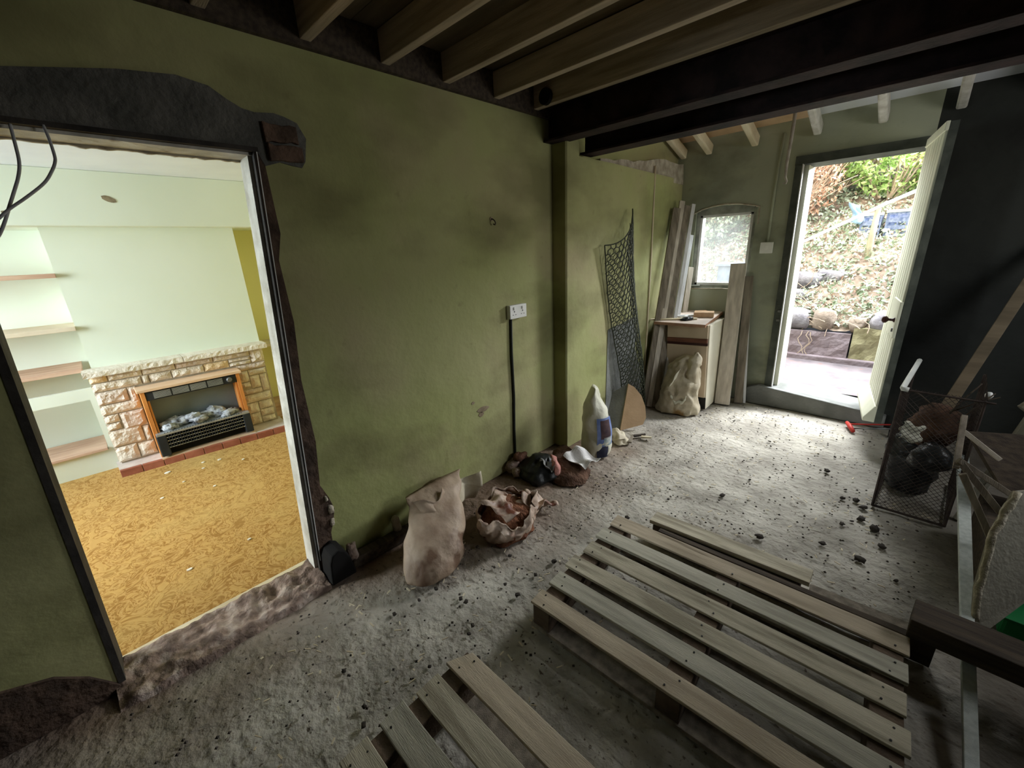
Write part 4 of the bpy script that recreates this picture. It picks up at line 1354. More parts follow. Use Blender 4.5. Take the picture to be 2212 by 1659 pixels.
# black timber stub and skirting at the foot of the right jamb
g = MB(); g.prism([(0.475, 0.0), (0.60, 0.0), (0.585, 0.10), (0.565, 0.155), (0.535, 0.175), (0.50, 0.16), (0.485, 0.12)], 0, WX, -1.745)
tag(g.build('timber_stub', 'dark_void', bevel=0.008), 'charred black timber stub at the foot of the right jamb', 'timber')
g = MB(); g.bar((-1.80, 0.60, 0.03), (-1.78, 1.02, 0.035), 0.06, 0.06)
tag(g.build('skirting_scrap', 'wood_dark', bevel=0.006), 'dark length of old skirting lying against the wall beside the tan sack', 'skirting')
g = rock((-1.79, 0.605, 0.095), (0.03, 0.03, 0.05), 3.3, 0.4)
tag(g.build('plaster_lump', 'rubble', smooth=True), 'pinkish plaster lump behind the charred stub', 'rubble')
g = MB(); g.tube([(-1.81, 0.875, 0.06), (-1.815, 0.872, 0.13), (-1.82, 0.87, 0.145)], [0.024, 0.022, 0.012], 10)
tag(g.build('pipe_stub', 'plaster_edge', smooth=True), 'short pale pipe stub standing at the wall left of the tan sack', 'pipe')

# ------------------------------------------------------------------ sacks along the wall
root = empty('rubble_sack', 'tan plastic rubble sack leaning on the green wall, nearest the opening', 'sack', loc=(-1.55, 0.95, 0))


def child(mb, name, m_, root, **k):
    o = mb.build(name, m_, None, **k)
    o.parent = root
    o.matrix_parent_inverse = Matrix.Translation(-Vector(root.location))
    return o


child(loft([(-1.50, 0.90, 0.0, 0.085, 0.15, 0.35), (-1.50, 0.90, 0.03, 0.115, 0.18, 0.35), (-1.54, 0.94, 0.10, 0.125, 0.175, 0.3), (-1.61, 1.0, 0.18, 0.11, 0.165, 0.2), (-1.69, 1.07, 0.245, 0.06, 0.17, 0.1), (-1.74, 1.10, 0.28, 0.018, 0.19, 0.05)], 56, 36, 0.02, 7, 3, True, 0.03), 'sack_body', 'sack_tan', root, smooth=True)
g = MB()


def flap(u, v):
    return (-1.72 + 0.10 * v * (1 - v) + 0.03 * math.sin(6 * u + 2 * v), 1.16 + 0.21 * u + 0.03 * v, 0.09 + 0.16 * v * (0.85 + 0.15 * u) - 0.03 * u + 0.015 * math.sin(9 * v + 5 * u))


g.grid(flap, 14, 14)
child(g, 'sack_mouth', 'sack_flap', root, smooth=True, solid=0.003)
g = MB()
g.grid(lambda u, v: (-1.565 + 0.05 * math.sin(PI * u) + 0.012 * math.sin(11 * v + 4 * u) - 0.10 * v, 0.94 + 0.17 * u - 0.02 * v, 0.14 + 0.13 * v + 0.015 * math.sin(8 * u)), 12, 12)
child(g, 'fold', 'sack_tan', root, smooth=True, solid=0.003)

root = empty('torn_sack', 'torn open sack spilling red brown rubble beside the tan sack', 'sack', loc=(-1.43, 1.36, 0))
child(loft([(-1.42, 1.36, 0, 0.13, 0.17, 0.3), (-1.43, 1.36, 0.05, 0.14, 0.175, 0.3), (-1.45, 1.37, 0.10, 0.10, 0.13, 0.3), (-1.46, 1.38, 0.135, 0.04, 0.06, 0.3)], 48, 24, 0.035, 14, 5, True, 0.03), 'rubble_fill', 'red_soil', root, smooth=True)


def torn(u, v):
    a = 2 * PI * u
    r = 0.155 + 0.035 * v + 0.03 * nz((math.cos(a) * 2, math.sin(a) * 2, v * 2), 2.2, 4) * (0.3 + v)
    z = 0.005 + (0.125 + 0.06 * nz((math.cos(a), math.sin(a), 0), 2.1, 8)) * v + 0.02 * nz((u * 20, v * 5, 0), 1.2, 2) * v
    r -= 0.08 * max(0, v - 0.65)
    c, s = math.cos(a) * r * 0.9, math.sin(a) * r * 1.18
    return (-1.43 + c * math.cos(0.3) - s * math.sin(0.3), 1.36 + c * math.sin(0.3) + s * math.cos(0.3), max(0.004, z))


g = MB(); g.grid(torn, 80, 16)
child(g, 'sack_skin', 'sack_torn', root, smooth=True, solid=0.003)
g = MB(); g.grid(lambda u, v: (-1.54 + 0.19 * v + 0.02 * math.sin(6 * u), 1.24 + 0.20 * u + 0.03 * v, 0.165 - 0.045 * v * v - 0.03 * u * u + 0.010 * math.sin(11 * u + 5 * v) + 0.008 * math.sin(17 * v - 6 * u)), 22, 18)
child(g, 'film_fold', 'sack_torn', root, smooth=True, solid=0.003)
g = MB(); g.grid(lambda u, v: (-1.46 + 0.14 * v + 0.02 * math.sin(8 * u), 1.46 + 0.19 * u + 0.02 * math.sin(9 * v), max(0.01, 0.14 - 0.10 * u - 0.03 * v + 0.022 * math.sin(6 * v + 3 * u) + 0.012 * math.sin(17 * u + 4 * v))), 22, 18)
child(g, 'film_fold', 'sack_torn', root, smooth=True, solid=0.003)

root = empty('black_bag', 'crumpled black refuse bag with grey film behind the torn sack', 'bag', loc=(-1.64, 1.88, 0))
child(loft([(-1.65, 1.88, 0, 0.11, 0.12, 0), (-1.65, 1.88, 0.04, 0.13, 0.13, 0), (-1.66, 1.90, 0.09, 0.10, 0.10, 0), (-1.67, 1.92, 0.13, 0.03, 0.04, 0)], 40, 20, 0.03, 13, 9, True, 0.03), 'bag_body', 'black_bag', root, smooth=True)
g = MB(); g.grid(lambda u, v: (-1.62 + 0.10 * u, 1.86 + 0.05 * v + 0.012 * math.sin(9 * u), 0.125 + 0.02 * math.sin(4 * u + 5 * v) - 0.03 * u), 10, 8)
child(g, 'film', 'grey_film', root, smooth=True, solid=0.003)
g = loft([(-1.525, 1.92, 0.005, 0.016, 0.035, 0.2), (-1.525, 1.92, 0.05, 0.018, 0.034, 0.3), (-1.54, 1.93, 0.10, 0.018, 0.038, 0.6), (-1.57, 1.95, 0.135, 0.014, 0.045, 0.9)], 28, 14, 0.02, 18, 3, True, 0.01)
tag(g.build('foam_scrap', 'pink', smooth=True), 'pink foam scrap tucked beside the black bag', 'foam')
g = loft([(-1.50, 2.02, 0, 0.15, 0.16, 0.6), (-1.52, 2.04, 0.04, 0.14, 0.14, 0.6), (-1.57, 2.08, 0.085, 0.09, 0.11, 0.6), (-1.61, 2.12, 0.12, 0.03, 0.05, 0.6)], 44, 22, 0.03, 12, 14, True, 0.02)
tag(g.build('soil_heap', 'soil', smooth=True), 'brown soil heap between the black bag and the pier', 'soil')
g = MB()
g.grid(lambda u, v: (-1.52 + 0.17 * u - 0.02 * v, 2.18 - 0.16 * v + 0.02 * u, 0.145 - 0.045 * u - 0.02 * v + 0.018 * math.sin(6 * u + 3 * v) + 0.012 * math.sin(9 * v - 4 * u)), 12, 12)
tag(g.build('paper_sheet', 'paper', solid=0.003), 'crumpled white paper sheet on the brown soil heap', 'paper')

# upright printed bag by the pier
root = empty('compost_bag', 'upright white plastic bag with a blue printed picture beside the pier', 'bag', loc=(-1.53, 2.42, 0))
RG = [(-1.525, 2.42, 0.0, 0.085, 0.10, 0.5), (-1.525, 2.42, 0.04, 0.098, 0.105, 0.5), (-1.53, 2.42, 0.20, 0.10, 0.10, 0.5), (-1.545, 2.42, 0.34, 0.085, 0.085, 0.5), (-1.56, 2.42, 0.44, 0.045, 0.075, 0.6), (-1.555, 2.42, 0.52, 0.012, 0.05, 0.7)]
child(loft(RG, 56, 36, 0.014, 8, 21, True, 0.022), 'bag_body', 'sack_white', root, smooth=True)


def print_patch(name, m_, a0, a1, z0, z1, off):
    g = MB()

    def fn(u, v):
        z = z0 + (z1 - z0) * v
        k = min(1, z / 0.2)
        rx = 0.114 - 0.02 * max(0, (z - 0.2)) / 0.14 + off
        a = a0 + (a1 - a0) * u
        return (-1.53 + rx * math.cos(a) - 0.01 * max(0, z - 0.2) * 6, 2.42 + rx * math.sin(a), z)
    g.grid(fn, 12, 10)
    return child(g, name, m_, root, smooth=True)


M['print_blue'] = mat('blue_bag_print', [L(96, 116, 172), L(132, 150, 196)], 18, 0.5)
M['print_dark'] = mat('dark_brown_bag_print', [L(66, 50, 58), L(96, 74, 76)], 20, 0.5)
M['print_green'] = mat('green_white_bag_print', [L(96, 130, 140), L(214, 218, 214)], 26, 0.5)
M['print_black'] = mat('navy_bag_print', [L(34, 38, 60), L(52, 56, 80)], 20, 0.5)
print_patch('printed_panel', 'print_blue', -0.95, 0.35, 0.10, 0.315, 0.003)
print_patch('printed_picture', 'print_dark', -0.70, 0.05, 0.16, 0.30, 0.005)
print_patch('printed_leaf', 'print_green', -0.50, 0.15, 0.105, 0.17, 0.005)
print_patch('printed_band', 'print_black', -0.95, -0.15, 0.012, 0.10, 0.003)

# tan board offcut wedge
off = empty('board_offcut', 'tan hardboard offcut with a curved edge propped at the wall', 'board', loc=(-1.50, 3.0, 0))
pl = [(0, 0), (0.20, 0.04), (0.235, 0.10), (0.24, 0.20), (0.22, 0.29), (0.17, 0.365), (0.125, 0.395)]
bx = Vector((0.17, 0.18, 0)).normalized()
uz = Vector((-0.25, 0.10, 0.95)).normalized()
nn = bx.cross(uz).normalized()
g = MB()
o0 = Vector((-1.585, 2.87, 0.004))
vs = [o0 + bx * a + uz * b for a, b in pl]
vs2 = [v + nn * 0.014 for v in vs]
kk = len(pl)
g.add(vs + vs2, [tuple(range(kk - 1, -1, -1)), tuple(range(kk, 2 * kk))] + [(i, (i + 1) % kk, kk + (i + 1) % kk, kk + i) for i in range(kk)])
child(g, 'offcut_face', 'offcut', off)
g = MB()
q0 = o0 + nn * -0.002
e1 = o0 + bx * 0.125 + uz * 0.395
e2 = Vector((-1.70, 2.93, 0.30))
e3 = Vector((-1.69, 2.80, 0.004))
g.add([o0, e1, e2, e3, o0 - nn * 0.012, e1 - nn * 0.012, e2 - nn * 0.012, e3 - nn * 0.012], [(0, 1, 2, 3), (7, 6, 5, 4), (0, 4, 5, 1), (1, 5, 6, 2), (2, 6, 7, 3), (3, 7, 4, 0)])
child(g, 'offcut_side', 'cement', off)
# rags and flat chips in front of it
g = loft([(-1.50, 2.70, 0, 0.06, 0.09, 0.9), (-1.50, 2.70, 0.03, 0.06, 0.08, 0.9), (-1.52, 2.70, 0.07, 0.03, 0.04, 0.9), (-1.53, 2.70, 0.10, 0.01, 0.015, 0.9)], 36, 18, 0.04, 20, 33, True, 0.02)
tag(g.build('rag', 'sack_grit', smooth=True), 'dirty crumpled rag between the printed bag and the hardboard offcut', 'rag')
for k, (x, y, a, ln_, lab, mm) in enumerate([(-1.40, 2.86, 0.9, 0.10, 'dark flat stone chip in front of the hardboard offcut', 'clod'), (-1.34, 2.86, 0.4, 0.08, 'pale flat wood chip in front of the hardboard offcut', 'chip'), (-1.42, 2.76, 1.9, 0.14, 'grey splinter of wood beside the dirty rag', 'plank_dim')]):
    g = MB(); g.bar((x - ln_ / 2 * math.cos(a), y - ln_ / 2 * math.sin(a), 0.016), (x + ln_ / 2 * math.cos(a), y + ln_ / 2 * math.sin(a), 0.02), 0.03, 0.014, tw=0.014)
    tag(g.build('chip', mm, bevel=0.002), lab, 'chip')

# sack in front of the cabinet
root = empty('grit_sack', 'bulging grey sack slumped against the front of the cabinet', 'sack', loc=(-1.38, 3.56, 0))
child(loft([(-1.385, 3.57, 0.0, 0.15, 0.075, 0.28), (-1.385, 3.57, 0.03, 0.165, 0.095, 0.28), (-1.385, 3.575, 0.15, 0.15, 0.10, 0.28), (-1.39, 3.60, 0.26, 0.14, 0.09, 0.28), (-1.39, 3.63, 0.38, 0.125, 0.07, 0.26), (-1.38, 3.66, 0.47, 0.085, 0.04, 0.2), (-1.37, 3.68, 0.525, 0.04, 0.02, 0.2)], 64, 48, 0.03, 9, 41, True, 0.05, 2.5), 'sack_body', 'sack_grit', root, smooth=True)

g = loft([(-1.31, 3.60, 0.30, 0.045, 0.045, 0.3), (-1.305, 3.62, 0.40, 0.05, 0.045, 0.3), (-1.30, 3.65, 0.50, 0.04, 0.03, 0.3), (-1.295, 3.67, 0.555, 0.015, 0.012, 0.3)], 30, 20, 0.02, 14, 4, True, 0.03)
child(g, 'sack_peak', 'sack_grit', root, smooth=True)
g = MB(); g.grid(lambda u, v: (-1.45 + 0.06 * u + 0.02 * v, 3.485 - 0.01 * math.sin(PI * u) + 0.03 * v, 0.24 + 0.15 * u + 0.035 * v + 0.01 * math.sin(9 * u)), 12, 6)
child(g, 'fold', 'sack_white', root, smooth=True, solid=0.003)  # pale fold strip, painting a highlight onto the sack
g = MB(); g.grid(lambda u, v: (-1.42 + 0.13 * u, 3.462 + 0.025 * u - 0.008 * math.sin(PI * v), 0.155 - 0.05 * math.sin(PI * u) + 0.035 * v + 0.008 * math.sin(14 * u)), 14, 6)
child(g, 'fold', 'sack_white', root, smooth=True, solid=0.003)  # second painted highlight strip, lighter than the sack body

# ------------------------------------------------------------------ cabinet and what lies on it
cab = empty('base_cabinet', 'cream kitchen base cabinet under the small window', 'cabinet', loc=(-1.40, 4.0, 0))
cab.rotation_euler = (0, math.radians(-2.6), math.radians(2))
cw, cd, chh = 0.375, 0.48, 0.785
y0 = -0.25
MB().box((-cw / 2, y0, 0.0), (cw / 2, y0 + cd, chh)).build('carcass', 'cab_cream', cab, bevel=0.002)
MB().box((-cw / 2 + 0.004, y0 - 0.018, 0.115), (cw / 2 - 0.012, y0 - 0.001, 0.60)).build('cabinet_door', 'cab_front', cab, bevel=0.002)
dr = MB().box((-cw / 2 + 0.004, y0 - 0.018, 0.665), (cw / 2 - 0.012, y0 - 0.001, chh)).build('drawer_front', 'cab_front', cab, bevel=0.002)
MB().box((-cw / 2 + 0.004, y0 - 0.024, 0.625), (cw / 2 - 0.012, y0 - 0.001, 0.664)).build('handle_strip', 'cab_handle', cab, bevel=0.003)
MB().box((-cw / 2 + 0.004, y0 - 0.012, 0.601), (cw / 2 - 0.012, y0 - 0.001, 0.624)).build('finger_pull', 'brown_knob', cab)
MB().box((-cw / 2, y0 - 0.004, 0.0), (cw / 2 - 0.002, y0 + 0.0, 0.112)).build('plinth', 'plastic_black', cab)
wt = empty('worktop', 'loose pale worktop slab lying on the cream cabinet', 'worktop', loc=(-1.475, 4.0, 0.795))
wt.rotation_euler = (math.radians(4.2), math.radians(-0.5), math.radians(4))
MB().box((-0.27, -0.30, 0), (0.185, 0.255, 0.028)).build('slab', 'worktop', wt, bevel=0.002)
MB().box((-0.27, -0.304, 0.001), (0.185, -0.3005, 0.027)).build('bare_edge', 'worktop_edge', wt)
MB().box((0.1855, -0.30, 0.001), (0.189, 0.255, 0.027)).build('side_edge', 'worktop_edge', wt)


def on_top(mb, name, m_, loc, rz, label, cat, **k):
    o = mb.build(name, m_, None, **k)
    o.matrix_world = wt.matrix_basis @ Matrix.Translation((loc[0], loc[1], 0.0295)) @ Matrix.Rotation(rz, 4, 'Z')
    return tag(o, label, cat)


wt.matrix_basis = Matrix.LocRotScale(wt.location, wt.rotation_euler, None)
on_top(MB().bar((-0.30, 0, 0.007), (0.28, 0, 0.007), 0.03, 0.013), 'wood_strip', 'lath', (-0.20, -0.22), math.radians(20), 'long pale wood strip overhanging the left edge of the worktop, front one', 'strip', bevel=0.001)
on_top(MB().bar((-0.26, 0, 0.006), (0.26, 0, 0.006), 0.025, 0.011), 'wood_strip', 'plank_white', (-0.13, -0.05), math.radians(24), 'pale wood strip lying on the worktop, back one', 'strip', bevel=0.001)
on_top(MB().box((-0.085, -0.04, 0), (0.085, 0.04, 0.045)), 'wood_block', 'block_wood', (0.085, 0.0), math.radians(12), 'sawn wooden block on the right of the worktop', 'block', bevel=0.003)
on_top(MB().box((-0.05, -0.03, 0), (0.05, 0.03, 0.022)), 'wood_offcut', 'block_wood', (0.02, 0.14), math.radians(30), 'small wood offcut behind the sawn block on the worktop', 'offcut', bevel=0.002)
on_top(loft([(0, 0, 0.0, 0.055, 0.03, 0.3), (0, 0, 0.015, 0.05, 0.03, 0.3), (0.01, 0.0, 0.03, 0.02, 0.012, 0.3)], 24, 10, 0.015, 30, 4, True, 0.01), 'black_scrap', 'black_bag', (-0.01, -0.17), 0.5, 'crumpled black plastic scrap in front of the wooden block', 'scrap', smooth=True)
on_top(loft([(0, 0, 0.0, 0.05, 0.025, 0.3), (0, 0, 0.012, 0.045, 0.025, 0.3), (0.01, 0.0, 0.022, 0.02, 0.012, 0.3)], 24, 10, 0.015, 30, 9, True, 0.01), 'paper_scrap', 'paper', (-0.06, -0.11), 0.2, 'crumpled white paper scrap beside the black scrap on the worktop', 'scrap', smooth=True)


# ------------------------------------------------------------------ planks
def plank(p, q, wd, th, m_, label, group, face=(0, -1, 0), name='plank'):
    """board leaning from foot p to top q; its face looks towards face"""
    p, q = Vector(p), Vector(q)
    d = (q - p).normalized()
    f = Vector(face)
    f = (f - d * f.dot(d)).normalized()
    g = MB()
    g.bar(p - Vector(p) + Vector((0, 0, 0)), q - p, wd, th, f)
    o = g.build(name, m_, None, bevel=0.002)
    o.location = p
    return tag(o, label, 'plank', group)


GR = 'planks leaning right of the cabinet'
plank((-1.135, 4.00, 0.004), (-1.205, 4.215, 1.29), 0.125, 0.045, 'plank_grey', 'thick dusty plank right of the cabinet, nearest and tallest of its group', GR, (0.15, -1, 0))
plank((-1.20, 4.09, 0.004), (-1.20, 4.23, 1.22), 0.10, 0.022, 'plank_dim', 'thin dark board between the cabinet and the thick plank', GR, (0.1, -1, 0))
plank((-1.03, 4.12, 0.004), (-1.11, 4.235, 1.18), 0.07, 0.025, 'plank_dim', 'narrow dark board right behind the thick plank', GR, (0.3, -1, 0))
plank((-0.985, 4.15, 0.004), (-1.10, 4.24, 1.16), 0.022, 0.022, 'plank_white', 'pale square batten at the right end of the leaning planks', GR, (0.3, -1, 0))
GL = 'planks stacked in the corner behind the cabinet'
for k, (p, q, wd, th, mm, lab) in enumerate([
        ((-1.68, 3.50, 0.004), (-1.735, 4.02, 1.80), 0.07, 0.022, 'plank_dim', 'dark narrow board in the corner stack, furthest left'),
        ((-1.645, 3.52, 0.004), (-1.715, 4.08, 1.86), 0.05, 0.022, 'plank_grey', 'tallest grey board of the corner stack'),
        ((-1.60, 3.55, 0.004), (-1.685, 4.13, 1.82), 0.06, 0.022, 'plank_dim', 'second dark board of the corner stack, beside the tallest'),
        ((-1.565, 3.60, 0.004), (-1.655, 4.19, 1.83), 0.035, 0.03, 'plank_white', 'long white batten leaning at the right of the corner stack'),
        ((-1.60, 3.74, 0.004), (-1.67, 4.235, 1.56), 0.05, 0.02, 'plank_white', 'shorter white board in front of the window side of the corner stack'),
        ((-1.60, 3.95, 0.004), (-1.64, 4.235, 1.26), 0.05, 0.02, 'plank_grey', 'shortest grey board of the corner stack, behind the cabinet')]):
    plank(p, q, wd, th, mm, lab, GL, (0.7, -0.7, 0))

# ------------------------------------------------------------------ netting roll against the wall
nr = MB()


def net_map(u, v):
    # v 0 bottom .. 1 top, u 0 left .. 1 right; bulging half roll, top cut slanting to a peak
    yl = 3.13 - 0.40 * v
    yr = 3.50 - 0.38 * v
    zt = 1.50 + 0.26 * (u ** 1.3) - 0.04 * math.sin(PI * u)
    z = 0.02 + (zt - 0.02) * v
    a = PI * u
    xb = -1.728 + (0.03 + 0.085 * math.sin(a)) * (0.8 + 0.3 * (1 - v)) + 0.015 * math.sin(7 * v)
    y = yl + (yr - yl) * u
    p = Vector((xb, y, z))
    p += Vector((0.25, 1, 0.8)) * 0.006 * nz((u * 9, v * 22, 0), 1.0, 6)
    return p


NU, NV = 9, 40
seen = set()


def net_edge(a, b):
    if not (0 <= a[0] <= 1 and 0 <= b[0] <= 1 and 0 <= a[1] <= 1 and 0 <= b[1] <= 1):
        return
    nr.tube([net_map(*a), net_map((a[0] + b[0]) / 2, (a[1] + b[1]) / 2), net_map(*b)], 0.0042, 4, False)


for j in range(NV):
    for i in range(NU):
        # hexagon lattice
        x0 = (i + (0.5 if j % 2 else 0)) / NU
        z0 = j / NV
        dxh, dzh = 0.5 / NU, 1.0 / NV
        net_edge((x0, z0), (x0 + dxh, z0 + dzh * 0.38))
        net_edge((x0 + dxh, z0 + dzh * 0.38), (x0 + 2 * dxh, z0))
        net_edge((x0 + dxh, z0 + dzh * 0.38), (x0 + dxh, z0 + dzh))
for u in (0.0, 1.0):
    nr.tube([net_map(u, k / 30) for k in range(31)], 0.005, 5)
nr.tube([net_map(k / 12, 1.0) for k in range(13)], 0.005, 5)
# second layer of the roll, turned behind
for j in range(0, NV, 1):
    for i in range(0, NU, 1):
        x0 = (i + 0.25 + (0.5 if j % 2 else 0)) / NU
        z0 = (j + 0.5) / NV
        if x0 + 1.0 / NU > 1 or z0 + 1.0 / NV > 0.98:
            continue
        off_ = Vector((-0.022, 0.0, 0.0))
        a, b, c, d = (x0, z0), (x0 + 0.5 / NU, z0 + 0.38 / NV), (x0 + 1.0 / NU, z0), (x0 + 0.5 / NU, z0 + 1.0 / NV)
        for s, t in ((a, b), (b, c), (b, d)):
            nr.tube([net_map(*s) + off_, net_map(*t) + off_], 0.0028, 4, False)
tag(nr.build('garden_netting', 'wire_green', smooth=False), 'dark roll of hexagonal garden netting standing against the green wall', 'netting')

# ------------------------------------------------------------------ pallets
def pallet(name, label, origin, rz, length, ys, wid, bearers, nail_rng, mats, blocks_w, zt=0.13, rough_end=None):
    root = empty(name, label, 'pallet', 'wooden pallets on the floor', loc=(origin[0], origin[1], 0.012))
    root.rotation_euler = (0, 0, rz)
    rs = random.Random(nail_rng)
    ts = 0.013
    for i, y in enumerate(ys):
        w_ = wid + rs.uniform(-0.006, 0.006)
        x0, x1 = rs.uniform(-0.008, 0.008), length + rs.uniform(-0.01, 0.012)
        g = MB()
        # slat with slightly uneven outline, a worn end
        tilt = rs.uniform(-0.004, 0.004)
        n = 10
        vs = []
        for k in range(n + 1):
            x = x0 + (x1 - x0) * k / n
            e = 0.002 * nz((x, y, i), 5, i)
            vs += [(x, y - w_ / 2 + e, zt - ts), (x, y + w_ / 2 + e, zt - ts), (x, y + w_ / 2 + e, zt + tilt), (x, y - w_ / 2 + e, zt - tilt)]
        if rough_end == i:
            for q in (0, 1, 2, 3):
                vx = list(vs[q]); vx[0] += 0.03 if q in (1, 2) else -0.01; vs[q] = tuple(vx)
        fs = [(0, 1, 2, 3), tuple(4 * n + q for q in (3, 2, 1, 0))]
        for k in range(n):
            for q in range(4):
                fs.append((4 * k + q, 4 * (k + 1) + q, 4 * (k + 1) + (q + 1) % 4, 4 * k + (q + 1) % 4))
        g.add(vs, fs)
        sl_ = g.build('slat', mats[i % len(mats)], root, bevel=0.002)
        g = MB()
        for bx_ in bearers:
            for s in (-1, 1):
                xx, yy = min(max(bx_ + rs.uniform(-0.02, 0.02), 0.02), length - 0.02), y + s * w_ * 0.28
                g.tube([(xx, yy, zt - 0.004), (xx, yy, zt + 0.002)], 0.0032, 8)
        g.build('nail', 'plastic_black', sl_)['kind'] = 'stuff'
    yl, yh = ys[0] - wid / 2, ys[-1] + wid / 2
    for bx_ in bearers:
        g = MB(); g.box((bx_ - 0.04, yl + 0.004, 0.019), (bx_ + 0.04, yh - 0.004, zt - ts - 0.001)); g.build('stringer', 'block', root, bevel=0.003)
    for y in (yl + 0.05, (yl + yh) / 2, yh - 0.05):
        g = MB(); g.box((0.0, y - 0.05, 0.0), (length, y + 0.05, 0.018)); g.build('runner', 'plank_dim', root, bevel=0.002)
    return root


pallet('pallet', 'large weathered wooden pallet of six wide-spaced slats in the middle of the floor', (-0.890, 0.955, 0), math.radians(2.2), 1.125,
       [0.030 + k * 0.128 for k in range(6)], 0.080, [0.05, 0.565, 1.08], 3, ['pallet_pink', 'pallet_grey', 'pallet', 'pallet', 'pallet_grey', 'pallet_pink'], 0.09)
pallet('pallet', 'wooden pallet cut off at the bottom edge, nearest the viewer', (-0.925, 0.08, 0), math.radians(0.5), 1.1,
       [0.0 + k * 0.129 for k in range(5)], 0.088, [0.05, 0.55, 1.05], 8, ['pallet_grey', 'pallet', 'pallet_grey', 'pallet', 'pallet_pink'], 0.09, rough_end=4)
# loose boards beyond the pallet
g = MB(); g.bar((-0.80, 1.86, 0.075), (-0.09, 1.865, 0.10), 0.095, 0.022); 
tag(g.build('loose_board', 'pallet', bevel=0.002), 'loose grey board tipped against the far edge of the large pallet', 'board', 'loose boards by the pallet')
g = MB(); g.box((-0.78, 1.81, 0.0), (-0.12, 1.895, 0.064))
tag(g.build('timber_baulk', 'wood_dark', bevel=0.004), 'dark timber baulk under the loose grey board beyond the pallet', 'timber')
g = MB(); g.bar((-0.72, 1.755, 0.050), (0.29, 1.79, 0.050), 0.03, 0.095)
tag(g.build('loose_board', 'wood_dark', bevel=0.002), 'dark board standing on edge along the far side of the large pallet', 'board', 'loose boards by the pallet')
g = MB(); g.bar((-0.09, 1.905, 0.014), (0.235, 1.925, 0.014), 0.05, 0.02)
tag(g.build('loose_board', 'plank_dim', bevel=0.002), 'short thin board between the dusty floor and the dark plank', 'board', 'loose boards by the pallet')

# ------------------------------------------------------------------ clutter at the right
# pale batten: foot on the floor near the viewer, far end on the heap
bt = MB(); bt.bar((0.372, 1.30, 0.016), (0.350, 3.07, 0.338), 0.030, 0.02, tw=0.046)
tag(bt.build('batten', 'light_batten', bevel=0.002), 'long pale batten running under the dark plank up onto the right-hand heap', 'batten')
g = MB()
g.prism([(0.203, 1.71), (1.25, 1.70), (1.25, 1.83), (0.214, 1.84)], 2, 0.145, 0.22)
dk = g.build('dark_plank', 'wood_dark', bevel=0.004)
tag(dk, 'heavy dark notched plank lying across the batten at the lower right', 'plank')
g = MB(); g.box((1.05, 1.71, 0.0), (1.20, 1.82, 0.144)); g.build('foot_block', 'wood_dark', dk)
# fire guard: three mesh sides, side rim rod whitened for the light it catches
fg = empty('fire_guard', 'tall rusty wire mesh fire guard with a rim rod painted light-struck, full of rubbish', 'fire guard', loc=(0.19, 3.1, 0))
GX0, GX1, GY0, GY1, GZ = 0.052, 0.345, 2.86, 3.42, 0.715


def mesh_panel(a, b, h):
    """diamond mesh between floor points a and b"""
    a, b = Vector(a), Vector(b)
    d = b - a
    ln_ = d.length
    d.normalize()
    g = MB()
    st = 0.024
    t = -h
    while t < ln_:
        for sgn in (1, -1):
            # line s = t + z (sgn 1) or s = t + h - z
            z0, z1 = max(0, -t), min(h, ln_ - t)
            if z1 - z0 > 0.01:
                pts = []
                m_ = 6
                for k in range(m_ + 1):
                    z = z0 + (z1 - z0) * k / m_
                    s = t + z
                    zz = z if sgn > 0 else h - z
                    p = a + d * s
                    bow = 0.012 * math.sin(PI * s / ln_) * math.sin(PI * zz / h)
                    pts.append((p.x - d.y * -bow * 0, p.y - bow, zz + 0.01))
                g.tube(pts, 0.0013, 3, False)
        t += st
    return g


child(mesh_panel((GX0, GY0, 0), (GX1, GY0, 0), GZ), 'wire_mesh', 'wire', fg)
child(mesh_panel((GX0, GY0, 0), (GX0 + 0.04, GY1, 0), GZ), 'wire_mesh', 'wire', fg)
child(mesh_panel((GX1, GY0, 0), (GX1 + 0.03, GY1, 0), GZ), 'wire_mesh', 'wire', fg)
g = MB()
for x, y in ((GX0, GY0), (GX1, GY0), (GX0 + 0.04, GY1), (GX1 + 0.03, GY1)):
    g.tube([(x, y, 0.004), (x - 0.004, y, GZ)], 0.006, 6)
g.tube([(GX0, GY0, 0.008), (GX1, GY0, 0.008)], 0.007, 6)
g.tube([(GX0, GY0, 0.008), (GX0 + 0.04, GY1, 0.008)], 0.006, 6)
g.tube([(GX1, GY0, 0.008), (GX1 + 0.03, GY1, 0.008)], 0.006, 6)
g.tube([(GX0 - 0.004, GY0, GZ), (GX1 + 0.03, GY0, GZ - 0.006)], 0.006, 6)
child(g, 'guard_frame', 'wire', fg)
g = MB(); g.tube([(GX0 + 0.02, GY0, GZ + 0.002), (GX0 - 0.002, GY0, GZ + 0.004), (GX0 - 0.003, GY0 + 0.02, GZ + 0.004), (GX0 + 0.045, GY1, GZ + 0.04)], 0.013, 8)
child(g, 'lit_rim', 'lit_rod', fg, smooth=True)
